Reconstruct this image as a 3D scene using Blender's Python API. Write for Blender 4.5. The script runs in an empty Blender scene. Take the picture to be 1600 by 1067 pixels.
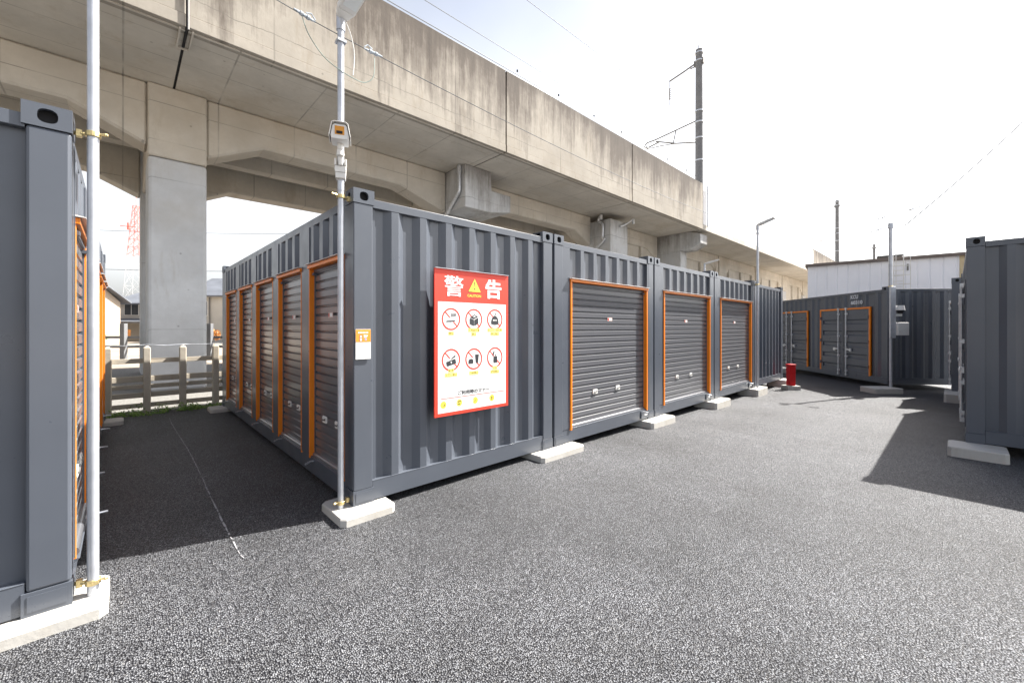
import bpy, bmesh, math, random
from mathutils import Vector, Matrix
R = math.radians
rnd = random.Random(7)
SC = bpy.context.scene
COL = SC.collection

# ---------------------------------------------------------------- camera
# world axes: X runs along the front of the row, Y runs back along the aisle; camera above the origin
SIN, COS = .729, .6845
cam = bpy.data.cameras.new('camera')
cam.sensor_width = 36; cam.lens = 14.6; cam.shift_y = -.0134
cam.clip_start = .05; cam.clip_end = 3000
camo = bpy.data.objects.new('camera', cam); COL.objects.link(camo)
camo.location = (0, 0, 1.52); camo.rotation_euler = (R(90), 0, R(-43.2))
SC.camera = camo
def cw(x, z):
    "point x to the right and z ahead of where the photographer stood -> ground X, Y"
    return (SIN * x + COS * z, -COS * x + SIN * z)

# ---------------------------------------------------------------- sky, sun, exposure
AZ, EL = R(-17.3), R(47)
w = bpy.data.worlds.new('World'); SC.world = w; w.use_nodes = True
nt = w.node_tree; bg = nt.nodes['Background']
sky = nt.nodes.new('ShaderNodeTexSky'); sky.sky_type = 'NISHITA'; sky.sun_disc = False
sky.sun_elevation = EL; sky.sun_rotation = R(90) - AZ
sky.air_density = 1.0; sky.dust_density = 4.0; sky.ozone_density = 1.0; sky.altitude = 50
# thin bright cloud veil over the sky
tc = nt.nodes.new('ShaderNodeTexCoord')
nz = nt.nodes.new('ShaderNodeTexNoise'); nz.inputs['Scale'].default_value = 1.6; nz.inputs['Detail'].default_value = 5
mr = nt.nodes.new('ShaderNodeMapRange'); mr.inputs[1].default_value = .3; mr.inputs[2].default_value = .75
mr.inputs[3].default_value = -.15; mr.inputs[4].default_value = .20
mx = nt.nodes.new('ShaderNodeMix'); mx.data_type = 'RGBA'
hs = nt.nodes.new('ShaderNodeHueSaturation'); hs.inputs['Saturation'].default_value = 0.12; hs.inputs['Value'].default_value = 1.9
nt.links.new(tc.outputs['Generated'], nz.inputs['Vector'])
nt.links.new(nz.outputs['Fac'], mr.inputs[0])
# the haze is thick towards the horizon and thin overhead
sxyz = nt.nodes.new('ShaderNodeSeparateXYZ'); nt.links.new(tc.outputs['Generated'], sxyz.inputs[0])
me_ = nt.nodes.new('ShaderNodeMapRange'); me_.inputs[1].default_value = .30; me_.inputs[2].default_value = .85; me_.inputs[3].default_value = .85; me_.inputs[4].default_value = .0
nt.links.new(sxyz.outputs[2], me_.inputs[0])
ad = nt.nodes.new('ShaderNodeMath'); ad.operation = 'ADD'; ad.use_clamp = True
nt.links.new(mr.outputs[0], ad.inputs[0]); nt.links.new(me_.outputs[0], ad.inputs[1]); nt.links.new(ad.outputs[0], mx.inputs['Factor'])
nt.links.new(sky.outputs[0], hs.inputs['Color'])
nt.links.new(sky.outputs[0], mx.inputs['A']); nt.links.new(hs.outputs[0], mx.inputs['B'])
nt.links.new(mx.outputs['Result'], bg.inputs[0]); bg.inputs[1].default_value = .060
sun = bpy.data.lights.new('sun', 'SUN'); sun.energy = 5.0; sun.angle = R(.53); sun.color = (1, .96, .895)
suno = bpy.data.objects.new('sun', sun); COL.objects.link(suno)
sd = Vector((math.cos(EL) * math.cos(AZ), math.cos(EL) * math.sin(AZ), math.sin(EL)))
suno.rotation_euler = sd.to_track_quat('Z', 'Y').to_euler(); suno.location = (20, -8, 30)
SC.view_settings.view_transform = 'Standard'; SC.view_settings.look = 'None'
SC.view_settings.exposure = 1.68; SC.view_settings.gamma = 1
SC.cycles.max_bounces = 6; SC.cycles.diffuse_bounces = 4

# ---------------------------------------------------------------- materials
class NT:
    def __init__(s, m): s.t = m.node_tree; s.b = s.t.nodes['Principled BSDF']
    def n(s, typ, **kw):
        nd = s.t.nodes.new(typ)
        for k, v in kw.items():
            if k.startswith('i_'): nd.inputs[k[2:].replace('_', ' ')].default_value = v
            else: setattr(nd, k, v)
        return nd
    def l(s, a, b): s.t.links.new(a, b)
    def obj(s, scale=(1, 1, 1)):
        c = s.n('ShaderNodeTexCoord'); m = s.n('ShaderNodeMapping'); m.inputs['Scale'].default_value = scale
        s.l(c.outputs['Object'], m.inputs['Vector']); return m.outputs[0]
    def noise(s, vec, scale, detail=4, rough=.55):
        n = s.n('ShaderNodeTexNoise'); n.inputs['Scale'].default_value = scale; n.inputs['Detail'].default_value = detail
        n.inputs['Roughness'].default_value = rough; s.l(vec, n.inputs['Vector']); return n.outputs['Fac']
    def rng(s, v, a, b, c, d):
        n = s.n('ShaderNodeMapRange'); s.l(v, n.inputs[0])
        for i, x in enumerate((a, b, c, d)): n.inputs[i + 1].default_value = x
        return n.outputs[0]
    def math(s, op, a, b=None):
        n = s.n('ShaderNodeMath', operation=op)
        for i, x in enumerate((a, b)):
            if x is None: continue
            if isinstance(x, (int, float)): n.inputs[i].default_value = x
            else: s.l(x, n.inputs[i])
        return n.outputs[0]
    def mix(s, f, a, b):
        n = s.n('ShaderNodeMix'); n.data_type = 'RGBA'
        if isinstance(f, (int, float)): n.inputs['Factor'].default_value = f
        else: s.l(f, n.inputs['Factor'])
        for k, x in (('A', a), ('B', b)):
            if isinstance(x, tuple): n.inputs[k].default_value = (*x[:3], 1)
            else: s.l(x, n.inputs[k])
        return n.outputs['Result']
    def bump(s, h, strength, dist, prev=None):
        n = s.n('ShaderNodeBump'); n.inputs['Strength'].default_value = strength; n.inputs['Distance'].default_value = dist
        s.l(h, n.inputs['Height'])
        if prev is not None: s.l(prev, n.inputs['Normal'])
        return n.outputs[0]

def mat(name, col, rough=.5, metal=0, var=.12, nscale=3, bump=0, bscale=60, rvar=0, spec=None, coat=0, stretch=(1, 1, 1)):
    m = bpy.data.materials.new(name); m.use_nodes = True; t = NT(m)
    v = t.obj(stretch); f = t.noise(v, nscale, 6)
    a = tuple(c * (1 - var) for c in col); b = tuple(min(1, c * (1 + var)) for c in col)
    t.l(t.mix(t.rng(f, .3, .7, 0, 1), a, b), t.b.inputs['Base Color'])
    t.b.inputs['Roughness'].default_value = rough; t.b.inputs['Metallic'].default_value = metal
    if rvar: t.l(t.rng(t.noise(v, nscale * 2.3, 5), .3, .7, rough - rvar, rough + rvar), t.b.inputs['Roughness'])
    if bump: t.l(t.bump(t.noise(v, bscale, 4), bump, .01), t.b.inputs['Normal'])
    if spec is not None: t.b.inputs['Specular IOR Level'].default_value = spec
    if coat: t.b.inputs['Coat Weight'].default_value = coat; t.b.inputs['Coat Roughness'].default_value = .15
    return m

def asphalt_mat():
    m = bpy.data.materials.new('porous_asphalt'); m.use_nodes = True; t = NT(m)
    v = t.obj()
    # warp the lattice so that the stones do not read as a grid
    vo = t.n('ShaderNodeTexVoronoi', feature='F1'); vo.inputs['Scale'].default_value = 118; t.l(v, vo.inputs['Vector'])
    sep = t.n('ShaderNodeSeparateColor'); t.l(vo.outputs['Color'], sep.inputs[0])
    big = t.noise(v, .55, 5, .6); mid = t.noise(v, 5, 4, .6)
    stone = t.mix(t.rng(sep.outputs[0], .05, .95, 0, 1), (.022, .023, .028), (.196, .203, .218))
    bright = t.rng(sep.outputs[1], .93, .94, 0, 1)
    stone = t.mix(t.math('MULTIPLY', bright, .25), stone, (.36, .35, .33))
    gap = t.rng(vo.outputs['Distance'], .40, .60, 0, 1)
    stone = t.mix(gap, stone, (.004, .004, .007))  # near-black pores put the shade between stones into the colour
    patch = t.math('ADD', t.rng(big, .33, .67, -.34, .30), t.rng(mid, .3, .7, -.10, .10))
    hsv = t.n('ShaderNodeHueSaturation'); t.l(stone, hsv.inputs['Color'])
    t.l(t.math('ADD', t.math('ADD', patch, t.rng(t.noise(v, 38, 3, .6), .35, .65, -.30, .30)), 1.0), hsv.inputs['Value'])
    dust = t.rng(t.noise(v, 1.3, 6, .7), .55, .75, 0, .22)
    t.l(t.mix(dust, hsv.outputs[0], (.10, .10, .10)), t.b.inputs['Base Color'])
    h = t.math('SUBTRACT', 1.0, vo.outputs['Distance'])
    h = t.math('ADD', h, t.math('MULTIPLY', sep.outputs[2], .9))
    b1 = t.bump(h, .95, .009)
    t.l(t.bump(mid, .25, .02, b1), t.b.inputs['Normal'])
    t.b.inputs['Roughness'].default_value = .50; t.b.inputs['Specular IOR Level'].default_value = .45
    return m

def concrete_mat(name, base, dark, streak=0.0, grid=(1.8, .9), ztop=None, zbot=None, blue=0):
    m = bpy.data.materials.new(name); m.use_nodes = True; t = NT(m)
    v = t.obj()
    big = t.noise(v, .7, 6, .62); fine = t.noise(v, 7, 6, .65)
    c = t.mix(t.rng(big, .32, .68, 0, 1), tuple(x * .76 for x in base), base)
    c = t.mix(t.rng(fine, .35, .75, 0, .35), c, tuple(x * .72 for x in base))
    sx = t.n('ShaderNodeSeparateXYZ'); t.l(v, sx.inputs[0])
    c = t.mix(t.rng(t.noise(v, .33, 6, .7), .50, .68, 0, .5), c, tuple(x * y for x, y in zip(base, (.68, .62, .54))))
    c = t.mix(t.rng(t.noise(t.obj((2.4, 2.4, .5)), 1.0, 6, .7), .56, .70, 0, .5), c, tuple(x * y for x, y in zip(base, (.62, .56, .48))))
    if grid:   # formwork lines
        def line(o, per, wd):
            fr = t.math('FRACT', t.math('DIVIDE', o, per)); return t.math('LESS_THAN', fr, wd / per)
        ln = line(sx.outputs[0], grid[0], .032)
        if grid[1]: ln = t.math('MAXIMUM', ln, line(t.math('ADD', sx.outputs[2], t.math('MULTIPLY', sx.outputs[1], 1.0)), grid[1], .020))
        wob = t.rng(t.noise(v, 1.1, 3), .35, .60, .12, .85)
        c = t.mix(t.math('MULTIPLY', ln, wob), c, tuple(x * .45 for x in base))
    # blow holes and tie holes
    vo = t.n('ShaderNodeTexVoronoi', feature='F1'); vo.inputs['Scale'].default_value = 1.7; t.l(v, vo.inputs['Vector'])
    c = t.mix(t.rng(vo.outputs['Distance'], .025, .05, .7, 0), c, tuple(x * .4 for x in base))
    if streak:
        s1 = t.noise(t.obj((.55, .55, .12)), 1.0, 8, .72); s2 = t.noise(t.obj((3.2, 3.2, .16)), 1.0, 7, .72); s3 = t.noise(t.obj((11, 11, .9)), 1.0, 4, .6)
        blot = t.noise(v, 1.6, 7, .7)
        hgt = t.rng(sx.outputs[2], zbot, ztop, .0, 1.0)
        mixn = t.math('ADD', t.math('ADD', t.math('MULTIPLY', s1, .50), t.math('MULTIPLY', s2, .30)), t.math('ADD', t.math('MULTIPLY', s3, .08), t.math('MULTIPLY', blot, .12)))
        mixn = t.math('ADD', mixn, t.math('MULTIPLY', t.math('SUBTRACT', hgt, .55), .17))
        amt = t.math('MULTIPLY', t.rng(mixn, .435, .545, 0, .92), streak)
        c = t.mix(amt, c, dark)
        c = t.mix(t.rng(mixn, .54, .63, 0, .7), c, tuple(x * .55 for x in dark))
        rim = t.rng(t.math('ADD', sx.outputs[2], t.math('MULTIPLY', s2, .7)), ztop + .02, ztop + .42, 0, .75)
        c = t.mix(rim, c, tuple(x * .8 for x in dark))
        # long hairline crack with pale lime along the face
        cr = t.math('ABSOLUTE', t.math('SUBTRACT', t.math('ADD', sx.outputs[2], t.math('MULTIPLY', t.noise(t.obj((1, 1, 0)), 1.4, 6, .7), .22)), zbot + .68))
        c = t.mix(t.math('MULTIPLY', t.math('LESS_THAN', cr, .009), t.rng(big, .4, .6, .2, .9)), c, tuple(x * .35 for x in base))
    t.l(c, t.b.inputs['Base Color'])
    t.b.inputs['Roughness'].default_value = .88
    t.l(t.bump(fine, .35, .012), t.b.inputs['Normal'])
    return m

M = {}
M['asphalt'] = asphalt_mat()
M['paint'] = mat('dark_grey_container_paint', (.084, .095, .116), .33, 0, .06, 2.0, .04, 3, .06, coat=.15)
M['paint_side'] = M['paint']
M['slat'] = mat('grey_shutter_paint', (.115, .118, .130), .28, 0, .04, 1.0, coat=.5)
M['orange'] = mat('orange_paint', (.82, .225, .012), .36, 0, .06, 4)
M['hood'] = mat('pale_drip_edge', (.62, .60, .58), .45)
M['hole'] = mat('dark_recess', (.012, .012, .014), .8)
M['rubber'] = mat('black_gasket', (.02, .02, .022), .6)
M['galv'] = mat('galvanised_steel', (.62, .64, .67), .38, .75, .15, 14, .05, 40, .08)
M['polep'] = mat('galvanised_pole', (.50, .52, .56), .36, .45, .12, 10, .04, 40, .06)
M['brass'] = mat('zinc_yellow_clamp', (.62, .50, .25), .4, .8, .3, 30)
M['block'] = concrete_mat('pale_concrete_block', (.55, .535, .50), (.4, .38, .34), 0, None)
M['conc'] = concrete_mat('viaduct_concrete', (.61, .572, .505), (.12, .09, .065), 0, (1.8, .9))
M['pier'] = concrete_mat('pier_concrete', (.58, .595, .61), (.12, .09, .065), 0, (50, 3.6))
M['cap'] = concrete_mat('stained_cap_concrete', (.56, .57, .575), (.15, .135, .12), .75, (50, 0), 7.9, 5.6)
M['parapet'] = concrete_mat('stained_parapet_concrete', (.375, .342, .292), (.09, .072, .058), 1.0, (2.4, 0), 10.0, 7.31)
M['fconc'] = concrete_mat('fence_concrete', (.52, .47, .39), (.2, .17, .13), 0, None)
M['white'] = mat('white_paint', (.80, .80, .80), .5)
M['offwhite'] = mat('offwhite_plastic', (.72, .71, .68), .45)
M['housew'] = mat('pale_render', (.50, .475, .43), .85, 0, .08, .6)
M['housetan'] = mat('tan_render', (.50, .42, .34), .85, 0, .1, .6)
M['roof'] = mat('slate_roof', (.13, .14, .16), .6, 0, .2, 1)
M['glass'] = mat('window_glass', (.05, .06, .07), .08)
M['dirt'] = mat('pale_dirt', (.29, .245, .195), .95, 0, .25, .35, .6, 12)
M['gravel'] = mat('ballast_gravel', (.19, .183, .17), .95, 0, .35, 22, .9, 30)
M['red'] = mat('sign_red', (.80, .055, .03), .42, 0, .02)
M['redbox'] = mat('red_enamel', (.55, .012, .015), .3)
M['signwhite'] = mat('sign_white', (.82, .82, .80), .45, 0, .01)
M['yellow'] = mat('sign_yellow', (.86, .68, .08), .45, 0, .02)
M['ink'] = mat('sign_ink', (.03, .032, .038), .5)
M['fineprint'] = mat('sign_pale_print', (.60, .62, .66), .5)
M['amber'] = mat('amber_filter', (.62, .26, .02), .12)
M['steel'] = mat('dull_dark_steel', (.16, .155, .15), .55, .4)
M['concpole'] = mat('weathered_pole_concrete', (.16, .165, .175), .8, 0, .15, 2)
M['wire'] = mat('wire_steel', (.13, .14, .15), .5, .5)
M['cable'] = mat('green_grey_cable', (.22, .28, .25), .5)
M['porc'] = mat('insulator_porcelain', (.45, .5, .55), .3)
M['towerred'] = mat('tower_red', (.80, .24, .20), .6)
M['barrier'] = mat('white_barrier_panel', (.86, .86, .86), .5, 0, .02)
M['cladding'] = mat('pale_metal_cladding', (.84, .85, .90), .45, 0, .04, .8)
M['fascia'] = mat('brown_fascia', (.16, .13, .115), .6)
M['tan'] = mat('tan_trim', (.55, .45, .28), .6)
M['chalk'] = mat('chalk', (.30, .30, .31), .9)
M['wood'] = mat('orange_timber', (.62, .26, .07), .7, 0, .2, 3)
M['led'] = mat('frosted_lens', (.75, .78, .78), .35)

def leafmat(name, c1, c2):
    m = bpy.data.materials.new(name); m.use_nodes = True; t = NT(m)
    g = t.n('ShaderNodeNewGeometry')
    t.l(t.mix(g.outputs['Random Per Island'], c1, c2), t.b.inputs['Base Color'])
    t.b.inputs['Roughness'].default_value = .55
    return m
M['leaf'] = leafmat('weed_leaf', (.08, .17, .03), (.24, .36, .07))
M['leafgold'] = leafmat('autumn_leaf', (.35, .12, .03), (.5, .25, .06))
M['leaflime'] = leafmat('lime_leaf', (.2, .3, .04), (.4, .45, .08))

# ---------------------------------------------------------------- mesh helpers
class Face:
    def __init__(s, P, U, N): s.P = Vector(P); s.U = Vector(U); s.N = Vector(N)
    def __call__(s, u, z, n=0): p = s.P + s.U * u + s.N * n; return (p.x, p.y, p.z + z)
WORLD = Face((0, 0, 0), (1, 0, 0), (0, -1, 0))

class MB:
    def __init__(s): s.v = []; s.f = []; s.mi = []
    def add(s, vs, fs, mi=0):
        o = len(s.v); s.v += [tuple(x) for x in vs]; s.f += [tuple(i + o for i in f) for f in fs]; s.mi += [mi] * len(fs); return s
    def hexa(s, c, mi=0):
        return s.add(c, [(0, 3, 2, 1), (4, 5, 6, 7), (0, 1, 5, 4), (1, 2, 6, 5), (2, 3, 7, 6), (3, 0, 4, 7)], mi)
    def box(s, x0, x1, y0, y1, z0, z1, mi=0):
        return s.hexa([(x0, y0, z0), (x1, y0, z0), (x1, y1, z0), (x0, y1, z0), (x0, y0, z1), (x1, y0, z1), (x1, y1, z1), (x0, y1, z1)], mi)
    def fbox(s, f, u0, u1, z0, z1, n0, n1, mi=0):
        return s.hexa([f(u0, z0, n1), f(u1, z0, n1), f(u1, z0, n0), f(u0, z0, n0), f(u0, z1, n1), f(u1, z1, n1), f(u1, z1, n0), f(u0, z1, n0)], mi)
    def prism(s, pts, f, n0, n1, mi=0):
        "polygon (u,z) extruded along n"
        k = len(pts); vs = [f(u, z, n0) for u, z in pts] + [f(u, z, n1) for u, z in pts]
        fs = [tuple(range(k - 1, -1, -1)), tuple(range(k, 2 * k))] + [(i, (i + 1) % k, k + (i + 1) % k, k + i) for i in range(k)]
        return s.add(vs, fs, mi)
    def poly(s, pts, f, n, mi=0):
        return s.add([f(u, z, n) for u, z in pts], [tuple(range(len(pts)))], mi)
    def ribbon(s, pts, z0, z1, f, mi=0):
        "vertical sheet following (u,n) points"
        k = len(pts)
        vs = [f(u, z0, n) for u, n in pts] + [f(u, z1, n) for u, n in pts]
        return s.add(vs, [(i, i + 1, k + i + 1, k + i) for i in range(k - 1)], mi)
    def hribbon(s, pts, u0, u1, f, mi=0):
        "horizontal sheet following (z,n) points"
        k = len(pts)
        vs = [f(u0, z, n) for z, n in pts] + [f(u1, z, n) for z, n in pts]
        return s.add(vs, [(i, i + 1, k + i + 1, k + i) for i in range(k - 1)], mi)
    def cyl(s, p0, p1, r0, r1=None, k=14, cap=True, mi=0):
        r1 = r0 if r1 is None else r1
        p0 = Vector(p0); p1 = Vector(p1); d = (p1 - p0).normalized()
        a = d.orthogonal().normalized(); b = d.cross(a)
        vs = []
        for p, r in ((p0, r0), (p1, r1)):
            for i in range(k):
                t = 2 * math.pi * i / k; vs.append(p + (a * math.cos(t) + b * math.sin(t)) * r)
        fs = [(i, (i + 1) % k, k + (i + 1) % k, k + i) for i in range(k)]
        if cap: fs += [tuple(range(k - 1, -1, -1)), tuple(range(k, 2 * k))]
        return s.add(vs, fs, mi)
    def tube(s, pts, r, k=8, mi=0):
        pts = [Vector(p) for p in pts]
        n = len(pts); vs = []; a = None
        for i, p in enumerate(pts):
            d = (pts[min(i + 1, n - 1)] - pts[max(i - 1, 0)]).normalized()
            if a is None: a = d.orthogonal().normalized()
            else: a = (a - d * a.dot(d)).normalized()
            b = d.cross(a)
            for j in range(k):
                t = 2 * math.pi * j / k; vs.append(p + (a * math.cos(t) + b * math.sin(t)) * r)
        fs = [(i * k + j, i * k + (j + 1) % k, (i + 1) * k + (j + 1) % k, (i + 1) * k + j) for i in range(n - 1) for j in range(k)]
        fs += [tuple(range(k - 1, -1, -1)), tuple(range((n - 1) * k, n * k))]
        return s.add(vs, fs, mi)
    def ring(s, cu, cz, ro, ri, f, n, k=36, mi=0, asp=1):
        vs = []
        for r in (ro, ri):
            for i in range(k):
                t = 2 * math.pi * i / k; vs.append(f(cu + math.cos(t) * r, cz + math.sin(t) * r * asp, n))
        return s.add(vs, [(i, (i + 1) % k, k + (i + 1) % k, k + i) for i in range(k)], mi)
    def holeplate(s, f, u0, u1, z0, z1, cu, cz, ru, rz, th, k=24, mi=0):
        cu_, cz_ = cu, cz
        ang = sorted([2 * math.pi * i / k for i in range(k)] + [math.atan2(z - cz, u - cu) % (2 * math.pi) for u in (u0, u1) for z in (z0, z1)])
        ang = [a for i, a in enumerate(ang) if i == 0 or a - ang[i - 1] > 1e-4]; k = len(ang)
        out, inn = [], []
        for a in ang:
            c, d = math.cos(a), math.sin(a)
            tu = ((u1 - cu) / c if c > 1e-9 else (u0 - cu) / c if c < -1e-9 else 1e9)
            tz = ((z1 - cz) / d if d > 1e-9 else (z0 - cz) / d if d < -1e-9 else 1e9)
            t = min(tu, tz); out.append((cu + c * t, cz + d * t))
            p = 2.6; rr = (abs(c / ru) ** p + abs(d / rz) ** p) ** (-1 / p); inn.append((cu + c * rr, cz + d * rr))
        vs = [f(u, z, 0) for u, z in out] + [f(u, z, 0) for u, z in inn] + [f(u, z, -th) for u, z in inn] + [f(u, z, -th) for u, z in out]
        fs = []
        for i in range(k):
            j = (i + 1) % k
            fs += [(i, j, k + j, k + i), (k + i, k + j, 2 * k + j, 2 * k + i), (3 * k + i, 3 * k + j, j, i)]
        return s.add(vs, fs, mi)
    def build(s, name, m, parent=None, smooth=False, bevel=0, seg=2, label=None, weld=False):
        me = bpy.data.meshes.new(name); me.from_pydata(s.v, [], s.f)
        ms = m if isinstance(m, (list, tuple)) else [m]
        for x in ms: me.materials.append(x)
        for p, i in zip(me.polygons, s.mi): p.material_index = i
        bm = bmesh.new(); bm.from_mesh(me)
        bmesh.ops.recalc_face_normals(bm, faces=bm.faces); bm.to_mesh(me); bm.free()
        if smooth:
            for p in me.polygons: p.use_smooth = True
            me.set_sharp_from_angle(angle=R(40))
        o = bpy.data.objects.new(name, me); COL.objects.link(o)
        if parent is not None: o.parent = parent
        if bevel:
            b = o.modifiers.new('bevel', 'BEVEL'); b.width = bevel; b.segments = seg; b.limit_method = 'ANGLE'; b.angle_limit = R(50)
        if label: o['label'] = label
        return o

def tag(o, label=None, cat=None, group=None, kind=None):
    if label: o['label'] = label
    if cat: o['category'] = cat
    if group: o['group'] = group
    if kind: o['kind'] = kind
    return o
def thing(name, label, cat, loc=(0, 0, 0), rz=0, group=None):
    o = bpy.data.objects.new(name, None); COL.objects.link(o); o.empty_display_size = .1
    o.location = loc; o.rotation_euler = (0, 0, rz); return tag(o, label, cat, group)
def copy_tree(o, parent=None):
    kids = list(o.children)
    c = o.copy(); COL.objects.link(c); c.parent = parent
    for k in kids: copy_tree(k, c)
    return c
def text_mesh(body, size, weight=0, name='lettering', m=None, parent=None, f=None, cu=0, cz=0, n=0, width=None, height=None):
    "writing laid on a face; scaled to the given width / height, centred on (cu, cz)"
    cv = bpy.data.curves.new('t', 'FONT'); cv.body = body; cv.size = size; cv.offset = weight; cv.align_x = 'CENTER'; cv.resolution_u = 3
    to = bpy.data.objects.new('t', cv); COL.objects.link(to)
    me = bpy.data.meshes.new_from_object(to.evaluated_get(bpy.context.evaluated_depsgraph_get()))
    bpy.data.objects.remove(to); bpy.data.curves.remove(cv)
    xs = [v.co.x for v in me.vertices]; ys = [v.co.y for v in me.vertices]
    cx, cy = (min(xs) + max(xs)) / 2, (min(ys) + max(ys)) / 2
    sx = width / (max(xs) - min(xs)) if width else 1; sy = height / (max(ys) - min(ys)) if height else sx
    if not width and height: sx = sy
    mb = MB()
    mb.add([f(cu + (v.co.x - cx) * sx, cz + (v.co.y - cy) * sy, n) for v in me.vertices], [tuple(p.vertices) for p in me.polygons])
    bpy.data.meshes.remove(me)
    return mb

def disc(mb, cu, cz, r, f, n, k=24, mi=0):
    return mb.poly([(cu + math.cos(2 * math.pi * i / k) * r, cz + math.sin(2 * math.pi * i / k) * r) for i in range(k)], f, n, mi)

# ================================================================= SETTING
g = MB(); g.add([(-1500, -1500, -.16), (1500, -1500, -.16), (1500, 1500, -.16), (-1500, 1500, -.16)], [(0, 1, 2, 3)])
tag(g.build('ground', M['dirt']), 'pale bare ground reaching to the horizon', None, None, 'structure')
def gz(x, y):
    "the yard falls gently away towards the far corner"
    t = min(1, max(0, (x - 3.2) / 9.5)); return -.125 * (t * .75 + .25 * t * t * (3 - 2 * t))
g = MB(); NX, NY = 118, 4; ys = (-12, -4, 2, 6, 9.62)
g.add([(-14 + .5 * i, yy, .004 + gz(-14 + .5 * i, yy)) for yy in ys for i in range(NX + 1)], [(j * (NX + 1) + i, j * (NX + 1) + i + 1, (j + 1) * (NX + 1) + i + 1, (j + 1) * (NX + 1) + i) for j in range(NY) for i in range(NX)])
ya = g.build('asphalt_yard', M['asphalt'], smooth=True); tag(ya, 'porous dark asphalt of the storage yard', None, None, 'structure')
g = MB(); g.box(-60, 90, 9.95, 21, -.155, .004)
tag(g.build('gravel_strip', M['gravel']), 'gravel under the railway viaduct', None, None, 'structure')

# chalk line on the asphalt, broken and uneven
g = MB(); y = 3.2; x = .585
while y < 8.95:
    L = rnd.uniform(.02, .12); wd = rnd.uniform(.0015, .0055) * (1.5 if y < 4 else 1)
    x2 = .585 + rnd.uniform(-.003, .003) + .012 * math.sin(y * 1.3)
    g.add([(x - wd, y, .0085), (x + wd, y, .0085), (x2 + wd, y + L, .0085), (x2 - wd, y + L, .0085)], [(0, 1, 2, 3)])
    x = x2; y += L + (rnd.uniform(.0, .05) if rnd.random() < .6 else 0)
tag(g.build('chalk_line', M['chalk']), 'thin chalk line down the aisle', None, None, 'structure')

# ================================================================= CONTAINERS
H = 2.591
DEP = .039
def corr(mb, f, u0, u1, z0, z1, nout=-.014, recess=None):
    "trapezoid sheet: outward ribs between recessed ends, or a few recesses in a flat sheet"
    nin = nout - DEP; L = u1 - u0
    if recess:
        sl, inn, fl = .045, .080, .090
        n = recess; lead = (L - n * (2 * sl + inn) - (n - 1) * fl) / 2; seq = [(sl, nin), (inn, nin), (sl, nout), (fl, nout)]; pts = [(u0, nout), (u0 + lead, nout)]
    else:
        sl, fl, inn = .064, .066, .088
        n = max(0, int((L + inn - .06) // .282)); lead = (L - n * (2 * sl + fl) - (n - 1) * inn) / 2
        seq = [(sl, nout), (fl, nout), (sl, nin), (inn, nin)]; pts = [(u0, nin), (u0 + lead, nin)]
    u = pts[-1][0]
    for k in range(n):
        for q, (d, nn) in enumerate(seq):
            if k == n - 1 and q == 3: break
            u += d; pts.append((u, nn))
    if n == 0: pts = pts[:1]
    pts.append((u1, pts[0][1]))
    mb.ribbon(pts, z0, z1, f)

def faces_of(LX, LY):
    return {'-y': (Face((0, 0, 0), (1, 0, 0), (0, -1, 0)), LX), '+x': (Face((LX, 0, 0), (0, 1, 0), (1, 0, 0)), LY),
            '+y': (Face((LX, LY, 0), (-1, 0, 0), (0, 1, 0)), LX), '-x': (Face((0, LY, 0), (0, -1, 0), (-1, 0, 0)), LY)}

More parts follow.
